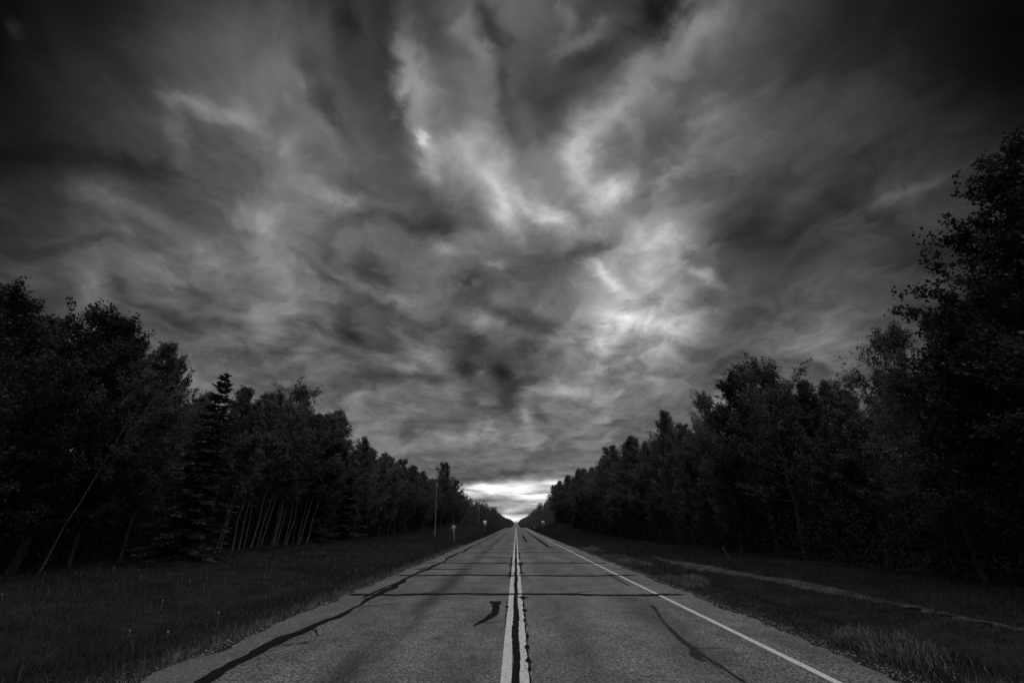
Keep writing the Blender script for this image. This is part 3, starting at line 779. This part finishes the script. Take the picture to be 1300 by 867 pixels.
# a few pale flower heads in the left verge
def flowers():
    n = 30
    x = -5 - 12 * rs.rand(n); y = 6 + 26 * rs.rand(n)
    z = terrain(x, y) + 0.12 + 0.08 * rs.rand(n)
    g = Geo()
    for X, Y, Z in zip(x, y, z):
        r = 0.012 + 0.012 * rs.rand()
        g.tube([(X, Y, Z - 0.14), (X + 0.01, Y, Z - 0.01)], [0.002, 0.002], 3, False)
        g.tube([(X, Y, Z - 0.006), (X, Y, Z + 0.002), (X, Y, Z + 0.008)], [r * 0.4, r, r * 0.5], 6)
    o = link("wildflowers", g.mesh("wildflowers", ramp_noise_mat("petals", 0.45, 0.7, 20.0)), kind='stuff')
    tag(o, "tiny pale flower heads scattered in the left verge", "wildflowers")
flowers()

# ================================================================== trees
NEEDLE_MAT = leaf_like("spruce_needles", 0.05, 0.11, 1.2, 0.15, 0.7, 0.3)
def foliage(name, lo, hi, scale, trans, var):
    m = bpy.data.materials.new(name)
    m.use_nodes = True
    g = Nodes(m.node_tree)
    co = g.n('ShaderNodeTexCoord').outputs['Object']
    val = g.mix(g.mapr(g.noise(co, scale, 4.0, 0.6), 0.3, 0.7), lo, hi)
    rnd = g.n('ShaderNodeObjectInfo').outputs['Random']
    val = g.m('MULTIPLY', val, g.m('MULTIPLY_ADD', rnd, var, 1.0 - var * 0.5))
    b = g.n('ShaderNodeBsdfPrincipled')
    g.put(b.inputs['Base Color'], val)
    b.inputs['Roughness'].default_value = 0.55
    b.inputs['Specular IOR Level'].default_value = 0.3
    t = g.n('ShaderNodeBsdfTranslucent')
    g.put(t.inputs['Color'], val)
    mx = g.n('ShaderNodeMixShader')
    mx.inputs[0].default_value = trans
    g.t.links.new(b.outputs[0], mx.inputs[1]); g.t.links.new(t.outputs[0], mx.inputs[2])
    o = g.n('ShaderNodeOutputMaterial')
    g.t.links.new(mx.outputs[0], o.inputs[0])
    return m
VIGNETTE_LEAF_MAT = foliage("vignette_dark_foliage", 0.022, 0.065, 0.9, 0.35, 0.3)  # broadleaf foliage with lens-vignette darkening painted into its leaf colour
LEAF_MAT = foliage("broadleaf_foliage", 0.06, 0.18, 0.9, 0.45, 0.6)
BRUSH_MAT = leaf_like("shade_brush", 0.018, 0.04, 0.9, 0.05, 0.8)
BARK_MAT = ramp_noise_mat("grey_brown_bark", 0.035, 0.085, 7.0, 0.9, 6.0, 0.5, 20.0, 0.15, (1, 1, 0.25))
def birch_bark():
    m = bpy.data.materials.new("pale_birch_bark")
    m.use_nodes = True
    g = Nodes(m.node_tree)
    co = g.n('ShaderNodeTexCoord').outputs['Object']
    bands = g.mapr(g.noise(g.v('MULTIPLY', co, (1.5, 1.5, 7.0)), 1.6, 5.0, 0.7), 0.50, 0.60)
    val = g.mix(bands, 0.17, 0.02)
    b = g.n('ShaderNodeBsdfPrincipled')
    g.put(b.inputs['Base Color'], val)
    b.inputs['Roughness'].default_value = 0.7
    o = g.n('ShaderNodeOutputMaterial')
    g.t.links.new(b.outputs[0], o.inputs[0])
    return m
BIRCH_MAT = birch_bark()

def leaf_cards(c, size, up=0.45, rng=rs):
    """small folded leaf faces (2 tris each) round the points c"""
    n = len(c)
    nrm = rng.normal(0, 1, (n, 3)); nrm[:, 2] += up
    nrm /= np.linalg.norm(nrm, axis=1)[:, None]
    ax = rng.normal(0, 1, (n, 3))
    ax -= nrm * (ax * nrm).sum(1)[:, None]
    ax /= np.linalg.norm(ax, axis=1)[:, None] + 1e-9
    sd = np.cross(nrm, ax)
    s = size * (0.65 + 0.7 * rng.rand(n))[:, None]
    mid = c + ax * s * 0.05
    v = np.stack([c - ax * s * 0.5, mid + sd * s * 0.38 + nrm * s * 0.10, c + ax * s * 0.55, mid - sd * s * 0.38 + nrm * s * 0.10], 1)
    i = np.arange(n)[:, None] * 4
    t = np.concatenate([i + np.array([[0, 1, 2]]), i + np.array([[0, 2, 3]])])
    return v.reshape(-1, 3), t

def make_broadleaf(seed, H=10.0, base=0.22, rad=2.2, limbs=34, leaves=9000, leaf=0.13, trunk_r=0.11, wob=0.18, low=0.5, bare=0.0, spread=0.12, lumpy=1.0, tip=1.5):
    """returns (wood mesh geometry, leaf verts, leaf tris)"""
    rng = np.random.RandomState(seed)
    g = Geo()
    K = 12
    tt = np.linspace(0, 1, K)
    off = np.cumsum(rng.normal(0, wob / 3, (K, 2)), 0); off -= off[0]
    tr = np.column_stack([off[:, 0], off[:, 1], tt * H])
    g.tube(tr, trunk_r * (1 - tt * 0.93) ** 0.85 + 0.008 + 0.35 * trunk_r * np.exp(-tt * 40), 8)
    pos, az = [], rng.rand() * 6.28
    lump = [(rng.rand() * 6.28, base + (0.95 - base) * rng.rand(), lumpy * rng.uniform(0.15, 0.45)) for _ in range(7)]
    for i in range(limbs):
        t = base + (0.97 - base) * ((i + rng.rand()) / limbs) ** 0.9
        az += 2.4 + rng.normal(0, 0.35)
        p0 = np.array([np.interp(t, tt, tr[:, 0]), np.interp(t, tt, tr[:, 1]), t * H])
        u = (t - base) / (1 - base)
        prof = (low + (1 - low) * min(1, u / 0.3)) * (1 - max(0, (u - 0.3) / 0.7) ** tip) + 0.10
        for la, lt, lk in lump:
            prof *= 1 + lk * math.exp(-((math.sin((az - la) / 2)) / 0.35) ** 2 - ((t - lt) / 0.1) ** 2)
        L = rad * prof * rng.uniform(0.72, 1.15)
        el = R(rng.uniform(12, 42) + 30 * u)
        n = 6
        s = np.linspace(0, 1, n)
        hx = math.cos(el) * L; hz = math.sin(el) * L
        curve = rng.normal(0, 0.12) * L
        P = p0 + np.column_stack([np.cos(az) * hx * s - np.sin(az) * curve * s ** 2, np.sin(az) * hx * s + np.cos(az) * curve * s ** 2, hz * s + 0.18 * L * s ** 2 - 0.08 * L * np.sin(s * 3.14)])
        r0 = min(trunk_r * 0.45, 0.012 + 0.016 * L)
        g.tube(P, r0 * (1 - s * 0.85) + 0.004, 5)
        isbare = rng.rand() < bare
        if not isbare:
            pos.append(P[-1] + rng.normal(0, spread * 0.6, (14, 3)))
        m = max(5, int(5 + L * 4.6))
        for k in range(m):
            ts = rng.uniform(0.25, 1.0)
            q0 = np.array([np.interp(ts, s, P[:, d]) for d in range(3)])
            dirn = (P[-1] - P[0]) / (L + 1e-6) + rng.normal(0, 0.75, 3)
            dirn[2] += 0.25
            dirn /= np.linalg.norm(dirn)
            l2 = L * rng.uniform(0.16, 0.46) + 0.20
            q1 = q0 + dirn * l2 * 0.55 + rng.normal(0, 0.04, 3)
            q2 = q0 + dirn * l2 + np.array([0, 0, rng.uniform(-0.1, 0.15) * l2])
            g.tube([q0, q1, q2], [0.010, 0.007, 0.003], 3, False)
            if not isbare:
                kk = rng.randint(12, 26)
                f = rng.uniform(0.25, 1.1, kk)[:, None]
                pos.append(q0 + (q2 - q0) * f + rng.normal(0, spread * 0.75, (kk, 3)))
    pos = np.vstack(pos)
    if len(pos) < leaves:
        extra = pos[rng.randint(0, len(pos), leaves - len(pos))] + rng.normal(0, spread * 0.55, (leaves - len(pos), 3))
        pos = np.vstack([pos, extra])
    else:
        pos = pos[rng.permutation(len(pos))[:leaves]]
    v, t = leaf_cards(pos, leaf, 0.7, rng)
    return g, v, t

def make_spruce(seed, H=10.0, rad=2.0, whorls=30, per=7, base=0.05):
    rng = np.random.RandomState(seed)
    g = Geo()
    tt = np.linspace(0, 1, 8)
    g.tube(np.column_stack([rng.normal(0, 0.02, 8), rng.normal(0, 0.02, 8), tt * H]), 0.13 * (1 - tt) + 0.008, 7)
    LV, LT, k0 = [], [], 0
    for w in range(whorls):
        t = base + (0.965 - base) * (w / whorls) ** 0.92
        L0 = rad * (1 - t) ** 0.9 + 0.05
        a0 = rng.rand() * 6.28
        for j in range(per):
            az = a0 + j * 6.283 / per + rng.normal(0, 0.18)
            L = L0 * rng.uniform(0.5, 1.3)
            z0 = t * H + rng.normal(0, 0.10)
            s = np.linspace(0, 1, 6)
            droop = -0.10 - 0.30 * (1 - t) + 0.8 * max(0, t - 0.62) * 2
            zz = z0 + L * (droop * s + 0.16 * (1 - t) * s ** 3)
            P = np.column_stack([np.cos(az) * L * s, np.sin(az) * L * s, zz])
            g.tube(P, 0.016 * (1 - s * 0.8) * (0.5 + L / 2) + 0.003, 4, False)
            n = int(30 + 95 * L)
            sp = rng.uniform(0.12, 1.03, n)
            c = np.stack([np.interp(sp, s, P[:, d]) for d in range(3)], -1)
            side = np.where(rng.rand(n) < 0.5, 1, -1)
            wl = (0.08 + 0.34 * L * (1 - sp) * 0.7 + 0.05) * rng.uniform(0.4, 1.1, n)
            dirn = np.stack([np.cos(az) * 0.75 - np.sin(az) * side * 0.9, np.sin(az) * 0.75 + np.cos(az) * side * 0.9, rng.normal(-0.08, 0.18, n)], -1)
            dirn /= np.linalg.norm(dirn, axis=1)[:, None]
            st = c + dirn * (wl * 0.5 * rng.rand(n))[:, None]
            en = st + dirn * np.maximum(wl, 0.10)[:, None]
            up = np.stack([-dirn[:, 1], dirn[:, 0], rng.normal(0, 0.9, n)], -1)
            up /= np.linalg.norm(up, axis=1)[:, None]
            hw = (0.022 + 0.02 * rng.rand(n))[:, None]
            v = np.stack([st - up * hw, st + up * hw, en + up * hw * 0.3, en - up * hw * 0.3], 1).reshape(-1, 3)
            i = k0 + np.arange(n)[:, None] * 4
            LT.append(np.concatenate([i + np.array([[0, 1, 2]]), i + np.array([[0, 2, 3]])]))
            LV.append(v); k0 += n * 4
    return g, np.vstack(LV), np.vstack(LT)

def proto(kind, bark, foliage, geo):
    g, v, t = geo
    return (kind, g.mesh(kind + "_trunk", bark, True), mesh_arrays(kind + "_crown", v, [t], foliage))

PROTO = {}
for i in range(5):
    PROTO['leafy%d' % i] = proto("broadleaf_tree", BARK_MAT, LEAF_MAT, make_broadleaf(20 + i, base=0.14 + 0.03 * (i % 3), rad=2.0 + 0.25 * (i % 3), limbs=42, leaves=26000, leaf=0.105, tip=(0.75, 1.4, 0.9, 1.1, 0.8)[i]))
for i in range(3):
    PROTO['birch%d' % i] = proto("birch_tree", BIRCH_MAT, LEAF_MAT, make_broadleaf(40 + i, base=0.36, rad=1.6, limbs=34, leaves=17000, leaf=0.10, low=0.35, trunk_r=0.029, wob=0.13, tip=0.9))
PROTO['airy'] = proto("broadleaf_tree", BARK_MAT, LEAF_MAT, make_broadleaf(51, base=0.25, rad=2.3, limbs=34, leaves=13000, leaf=0.10, bare=0.18))
PROTO['bare'] = proto("broadleaf_tree", BARK_MAT, LEAF_MAT, make_broadleaf(52, base=0.22, rad=2.4, limbs=40, leaves=16000, leaf=0.095, bare=0.3))
for i in range(2):
    PROTO['spruce%d' % i] = proto("spruce_tree", BARK_MAT, NEEDLE_MAT, make_spruce(60 + i, rad=2.2 + 0.1 * i, whorls=30 if i else 36))
PROTO['giant'] = proto("broadleaf_tree", BARK_MAT, VIGNETTE_LEAF_MAT, make_broadleaf(71, H=10, base=0.08, rad=3.1, limbs=80, leaves=150000, leaf=0.09, trunk_r=0.16, low=0.95, spread=0.12, tip=0.95, lumpy=0.5))
for i in range(2):
    PROTO['near%d' % i] = proto("broadleaf_tree", BARK_MAT, VIGNETTE_LEAF_MAT, make_broadleaf(80 + i, H=10, base=0.14, rad=2.6, limbs=52, leaves=56000, leaf=0.095, trunk_r=0.13, low=0.7, spread=0.11))

def plant(key, x, y, H, label, group=None, lean=(0.0, 0.0), rz=None, girth=1.0, cat="tree"):
    kind, wood, crown = PROTO[key]
    s = H / 10.0
    z = float(terrain(x, y)) - 0.05
    r = thing(kind, label, cat, (x, y, z), (lean[0], lean[1], rs.rand() * 6.28 if rz is None else rz), group)
    r.rotation_mode = 'ZYX'
    r.scale = (s * girth, s * girth, s)
    a = link("trunk", wood, r); b = link("crown", crown, r)
    return r

def lean_in(side, deg, fwd=0.0):
    """tilt towards the road; order ZYX spins the tree first, then tilts it in world axes"""
    return (R(fwd), R(deg) * (1 if side < 0 else -1))

ZONES = {-1: [(29, "near the tall spruce on the left"), (50, "around the leaning birch clump on the left"), (78, "between the birch clump and the nearest utility pole"), (118, "just beyond the nearest utility pole"), (999, "by the grassy mound on the left")],
         1: [(21, "beside the huge tree at the right edge"), (34, "around the wide full crown on the right"), (56, "around the pointed narrow crown on the right"), (98, "in the level middle of the right wood"), (999, "above the grassy mound on the right")]}
def zone(side, x0, y):
    """which stretch of wood a tree belongs to, and whether it stands in front"""
    front = x0 < (20 if side < 0 else 16)
    for lim, words in ZONES[side]:
        if y < lim:
            return ("%s trees %s" % ("front" if front else "inner", words),
                    ("dark broadleaf tree in the front rank " if front else "shaded broadleaf tree behind the front rank ") + words)

def canopy_left(y):
    return np.interp(y, [8, 16, 19, 22.4, 24, 26.5, 28, 32, 36, 41, 60, 90, 110, 160, 200], [9.6, 10.1, 10.7, 10.9, 10.2, 9.3, 9.0, 9.8, 10.2, 11.6, 11.4, 11.3, 11.0, 11.0, 10.0])
def canopy_right(y):
    return np.interp(y, [5, 14, 16, 18, 20, 24, 26, 29, 33, 42, 58, 69, 90, 120, 160, 214], [9.0, 8.8, 7.6, 7.1, 7.3, 7.9, 9.2, 10.5, 10.9, 11.1, 11.7, 12.3, 11.7, 12.0, 12.0, 12.6])

# --- trees one can name
plant('near0', -18.8, 15.6, 9.5, "broad leafy tree at the left edge of the picture, ragged crown against the sky", None, lean_in(-1, 3), 0.4)
plant('near1', -18.9, 19.8, 10.3, "tall leafy tree left of the road whose top branch reaches towards the spruce", None, lean_in(-1, 4), 2.2)
plant('leafy2', -18.4, 24.4, 9.9, "rounded narrow crown standing just left of the tall spruce", None, lean_in(-1, 1), 1.0, 0.66)
plant('spruce0', -16.3, 25.6, 9.9, "tall pointed spruce with drooping branches down to the left verge", None, (R(0), R(1.5)), 0.9, 0.98)
plant('birch0', -17.9, 19.9, 9.6, "pale birch trunk leaning hard towards the road at the far left", None, lean_in(-1, 17), 1.1, 0.8)
bx = [(-17.9 - 0.9 * rs.rand(), 30.5 + 16.0 * (i + 0.7 * rs.rand()) / 17, float(np.interp(i, [0, 16], [9.8, 11.3])) * rs.uniform(0.93, 1.04), rs.uniform(3, 10)) for i in range(17)]
bx.sort(key=lambda r: r[0] / r[1])
ORDINAL = "first second third fourth fifth sixth seventh eighth ninth tenth eleventh twelfth thirteenth fourteenth fifteenth sixteenth seventeenth".split()
for i, (x, y, H, dg) in enumerate(bx):
    plant('birch%d' % (i % 3), x, y, H, "slim pale leaning birch, %s trunk from the tall spruce in the birch clump" % ORDINAL[i], "leaning birch clump on the left", lean_in(-1, dg, rs.normal(0, 1.5)), None, rs.uniform(0.75, 1.1))
plant('airy', -18.6, 39.8, 12.2, "taller thin-leaved crown rising above the birch clump", None, lean_in(-1, 3), 0.3)
plant('leafy1', -17.8, 122.0, 14.2, "lone tall crown sticking up above the wood behind the first utility pole", None, lean_in(-1, 0), 0.5, 0.85)
plant('spruce1', -18.2, 133.0, 11.6, "small pointed spruce top beside the lone tall crown on the left", None, (0, 0), 0.5, 0.8)

plant('giant', 16.2, 11.6, 12.3, "huge dark leafy tree filling the right edge of the picture", None, lean_in(1, 2), 0.2)
plant('near0', 14.6, 14.4, 8.0, "dark leafy tree tucked under the huge tree at the right edge", None, lean_in(1, 3), 3.0)
plant('bare', 13.9, 16.0, 7.9, "leafy tree with bare twigs reaching out over the right verge", None, lean_in(1, 5), 2.6)
plant('airy', 14.6, 26.8, 9.9, "open crown with gaps of sky and dead twigs on top, right of the road", None, lean_in(1, 2), 1.3, 1.1)
plant('near1', 15.4, 31.0, 11.0, "wide full crown topping the wood midway along the right side", None, lean_in(1, 1), 4.0)
plant('bare', 15.0, 37.5, 11.0, "half-dead crown of bare twigs left of the wide full crown on the right", None, lean_in(1, 2), 5.2, 0.8)
plant('leafy3', 14.8, 47.0, 11.9, "pointed narrow crown standing up in the right-hand tree line", None, lean_in(1, 1), 1.5, 0.75)

plant('giant', 19.6, 13.6, 12.0, "second great crown close behind the huge tree at the right edge", None, lean_in(1, 1), 3.4)
plant('leafy1', 17.6, 8.6, 11.0, "dark leafy tree nearest the camera at the right edge", None, lean_in(1, 2), 3.4)

# --- the woods' own trees, in staggered rows
keys = ['leafy%d' % i for i in range(5)]
def row(side, x0, y0, y1, step, grow, jit, hmul, skip):
    y = y0
    i = 0
    while y < y1:
        yy = y + rs.normal(0, 0.25 * step); xx = side * (x0 + rs.normal(0, jit))
        st = step * (1 + grow * max(0, y - 40) / 100)
        y += st
        i += 1
        if any(abs(yy - a) < b for a, b in skip):
            continue
        top = canopy_left(yy) if side < 0 else canopy_right(yy)
        H = float(top) * hmul * rs.uniform(0.84, 1.05)
        key = keys[rs.randint(0, 5)]
        roll = rs.rand()
        grp, lab = zone(side, x0, yy)
        if roll < 0.07 and yy > 48:
            plant('spruce%d' % rs.randint(0, 2), xx, yy, H * 0.98, "dark narrow spruce among the broadleaf trees %s of the road" % ("left" if side < 0 else "right"), "spruces in the wood on the %s" % ("left" if side < 0 else "right"), (0, 0))
            continue
        if roll < (0.22 if side < 0 else 0.13) and x0 < 20:
            key = 'birch%d' % rs.randint(0, 3)
            plant(key, xx, yy, H, "pale-stemmed birch mixed into the front of the wood %s of the road" % ("left" if side < 0 else "right"), "birches in the front of the wood on the %s" % ("left" if side < 0 else "right"), lean_in(side, rs.uniform(3, 11), rs.normal(0, 3)))
            continue
        if roll > 0.93:
            key = 'airy'
        plant(key, xx, yy, H, lab, grp, lean_in(side, rs.uniform(-1, 7), rs.normal(0, 2.5)), None, rs.uniform(0.85, 1.1))

SK_L = [(15.2, 1.6), (19.6, 1.6), (24.3, 1.2), (26.0, 2.4), (36.0, 8.2)]
row(-1, 19.4, 10.5, 175, 2.5, 0.25, 0.8, 0.97, SK_L)
row(-1, 23.0, 9.5, 175, 3.2, 0.35, 0.9, 1.0, [])
row(-1, 27.5, 14.0, 170, 4.4, 0.4, 1.0, 1.02, [])
SK_R = [(10.2, 3.5), (14.6, 1.4), (16.8, 1.2), (26.8, 1.3), (31.0, 1.6), (37.5, 1.3), (47.0, 1.2)]
row(1, 15.2, 8.0, 175, 2.5, 0.25, 0.8, 0.97, SK_R)
row(1, 18.8, 12.0, 175, 3.2, 0.35, 0.9, 0.98, [])
row(1, 23.2, 14.0, 170, 4.4, 0.4, 1.0, 0.95, [])

# --- undergrowth: shrubs and brush along the foot of the woods, and the dense wood behind
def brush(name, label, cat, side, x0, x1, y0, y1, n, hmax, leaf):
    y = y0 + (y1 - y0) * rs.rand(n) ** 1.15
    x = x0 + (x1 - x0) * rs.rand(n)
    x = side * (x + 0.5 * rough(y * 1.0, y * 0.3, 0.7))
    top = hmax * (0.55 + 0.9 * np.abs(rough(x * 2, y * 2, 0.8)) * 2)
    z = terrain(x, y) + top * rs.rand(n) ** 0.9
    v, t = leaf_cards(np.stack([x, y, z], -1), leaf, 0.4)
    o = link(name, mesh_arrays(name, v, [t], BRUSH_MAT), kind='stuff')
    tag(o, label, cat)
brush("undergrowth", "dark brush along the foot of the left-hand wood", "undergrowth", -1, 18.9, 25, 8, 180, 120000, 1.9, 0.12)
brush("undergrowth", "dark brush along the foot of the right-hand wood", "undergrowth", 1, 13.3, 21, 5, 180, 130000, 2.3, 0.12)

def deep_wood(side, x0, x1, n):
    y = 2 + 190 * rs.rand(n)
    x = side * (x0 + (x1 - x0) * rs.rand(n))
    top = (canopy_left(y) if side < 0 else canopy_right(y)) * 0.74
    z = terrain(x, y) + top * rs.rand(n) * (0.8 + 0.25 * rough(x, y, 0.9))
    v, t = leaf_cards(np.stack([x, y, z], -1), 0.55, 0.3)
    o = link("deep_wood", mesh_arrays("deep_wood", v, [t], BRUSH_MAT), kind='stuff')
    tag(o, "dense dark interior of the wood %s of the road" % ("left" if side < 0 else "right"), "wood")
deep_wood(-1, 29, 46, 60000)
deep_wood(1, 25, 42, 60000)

def far_wood(side, x_front):
    """the tree line beyond the trees one can tell apart, out to the horizon"""
    VV, TT, k = [], [], 0
    g = Geo()
    y = 172.0
    while y < 2300:
        for r in range(3):
            xx = side * (x_front - 6.5 * float(smooth01((y - 195) / 70)) * (1.0 if side < 0 else 0.5) + r * 4.5 + rs.normal(0, 0.8))
            yy = y + rs.normal(0, 1.2)
            H = (10.6 if side < 0 else 11.2) * rs.uniform(0.78, 1.08) * (1 - 0.16 * smooth01((yy - 180) / 150))
            if rs.rand() < 0.08: H *= 1.12
            con = rs.rand() < 0.22
            n = int(np.clip(520 * 200 / yy, 60, 520))
            size = 0.30 * (yy / 172) ** 0.55
            u = rs.rand(n) ** (0.8)
            prof = (1 - u) if con else np.sqrt(np.clip(1 - ((u - 0.42) / 0.60) ** 2, 0.02, 1))
            rad = (1.5 if con else 2.3) * prof * np.sqrt(rs.rand(n))
            a = rs.rand(n) * 6.28
            z0 = float(terrain(xx, yy))
            c = np.stack([xx + np.cos(a) * rad, yy + np.sin(a) * rad, z0 + 0.3 + u * (H - 0.3)], -1)
            v, t = leaf_cards(c, size, 0.4)
            VV.append(v); TT.append(t + k); k += len(v)
        y += 2.9 * (y / 172) ** 0.75
    o = link("far_wood", mesh_arrays("far_wood", np.vstack(VV), [np.vstack(TT)], LEAF_MAT), kind='stuff')
    tag(o, "distant tree line running to the horizon %s of the road" % ("left" if side < 0 else "right"), "wood")
far_wood(-1, 18.3)
far_wood(1, 14.8)

# ================================================================== roadside objects
WOOD_POLE = ramp_noise_mat("weathered_pole_wood", 0.08, 0.17, 5.0, 0.9, 6.0, 0.4, 30.0, 0.15, (1, 1, 0.08))
METAL = ramp_noise_mat("galvanised_metal", 0.16, 0.26, 6.0, 0.55, 4.0, 0, None, 0.5)
WHITE = ramp_noise_mat("white_sign_sheet", 0.50, 0.62, 3.0, 0.5, 4.0, 0, None, 0.4)
DARKPRINT = ramp_noise_mat("dark_sign_print", 0.08, 0.12, 6.0, 0.6)
BOLT = ramp_noise_mat("dark_bolt_steel", 0.12, 0.2, 20.0, 0.5)

def utility_pole(x, y, h, label, tilt):
    z = float(terrain(x, y)) - 0.1
    r = thing("utility_pole", label, "utility pole", (x, y, z), (0, tilt, 0), "utility poles on the left verge")
    g = Geo()
    t = np.linspace(0, 1, 7)
    g.tube(np.column_stack([0 * t, 0 * t, t * h]), 0.12 - 0.04 * t, 10)
    link("shaft", g.mesh("pole_shaft", WOOD_POLE, True), r)
    g = Geo()
    g.tube([(0, 0, h - 0.02), (0, 0, h + 0.03), (0, 0, h + 0.1)], [0.03, 0.05, 0.03], 8)
    link("insulator", g.mesh("pole_insulator", BOLT, True), r)
    g = Geo()
    g.box((0, -0.11, h * 0.93), (0.05, 0.02, 0.35))
    link("bracket", g.mesh("pole_bracket", METAL), r)
utility_pole(-11.4, 73.0, 7.4, "nearest pale wooden utility pole standing on the left verge", R(-0.7))
utility_pole(-11.2, 157.0, 7.4, "middle utility pole standing on the grassy mound at left", R(0.3))
utility_pole(-11.2, 262.0, 8.0, "farthest faint utility pole beyond the white sign at left", R(0))

def diamond_sign():
    x, y = -6.5, 55.6
    r = thing("road_sign", "grey diamond road sign on a leaning post in the left verge, seen from behind", "road sign", (x, y, float(terrain(x, y)) - 0.1), (R(2), R(-7), 0))
    g = Geo()
    g.box((0, 0, 0.92), (0.09, 0.05, 1.84))
    link("post", g.mesh("sign_post", ramp_noise_mat("pale_post", 0.2, 0.32, 6.0)), r)
    g = Geo()
    s = 0.34
    g.prism([(0, 1.72 - s), (s, 1.72), (0, 1.72 + s), (-s, 1.72)], 0.03, 0.045)
    link("panel", g.mesh("sign_panel", METAL), r)
    for zz in (1.55, 1.86):
        g = Geo()
        g.tube([(0, -0.025, zz), (0, -0.045, zz)], [0.012, 0.012], 8)
        link("bolt", g.mesh("sign_bolt", BOLT), r)
diamond_sign()

def square_sign(x, y, zc, w, h, label, dark):
    z = float(terrain(x, y)) - 0.1
    top = zc + h / 2 - z
    r = thing("road_sign", label, "road sign", (x, y, z))
    g = Geo()
    g.box((0, 0.03, top / 2), (0.07, 0.04, top))
    link("post", g.mesh("square_sign_post", METAL), r)
    g = Geo()
    e = 0.05
    pts = [(-w / 2 + e, top - h), (w / 2 - e, top - h), (w / 2, top - h + e), (w / 2, top - e), (w / 2 - e, top), (-w / 2 + e, top), (-w / 2, top - e), (-w / 2, top - h + e)]
    g.prism(pts, 0.0, -0.012)
    pn = link("panel", g.mesh("square_sign_panel", WHITE), r)
    if dark:
        g = Geo()
        g.box((0, -0.014, top - h * 0.5), (w * 0.5, 0.004, h * 0.42))
        link("print", g.mesh("square_sign_print", DARKPRINT), r)
square_sign(-6.75, 112, 1.95, 0.72, 0.95, "small white sign facing the road on the left verge below the tree line", False)
square_sign(6.5, 124, 2.0, 0.70, 0.90, "small white sign with a dark centre on the right verge by the mound", True)

def marker_post(x, y, h, label):
    r = thing("marker_post", label, "marker post", (x, y, float(terrain(x, y)) - 0.05))
    g = Geo()
    g.prism([(-0.05, 0), (0.05, 0), (0.05, h - 0.04), (0.02, h), (-0.02, h), (-0.05, h - 0.04)], -0.02, 0.02)
    link("post", g.mesh("marker_body", METAL), r)
    g = Geo()
    g.prism([(-0.12, h - 0.42), (0.12, h - 0.42), (0.12, h - 0.06), (-0.12, h - 0.06)], -0.05, -0.023)
    link("reflector", g.mesh("marker_reflector", WHITE), r)
marker_post(5.0, 140.0, 1.0, "short white reflector post at the right road edge near the crest")

def stake():
    x, y = 10.4, 25.8
    r = thing("stake", "thin pale stake leaning in the grass at the foot of the right-hand wood", "stake", (x, y, float(terrain(x, y)) - 0.05), (0, R(-22), 0))
    g = Geo()
    g.tube([(0, 0, 0), (0.004, 0, 0.35), (0, 0, 0.72)], [0.022, 0.02, 0.017], 6)
    link("shaft", g.mesh("stake_shaft", WOOD_POLE, True), r)
    g = Geo()
    g.tube([(0, 0, 0.72), (0, 0, 0.75)], [0.020, 0.004], 6)
    link("tip", g.mesh("stake_tip", WOOD_POLE), r)
stake()
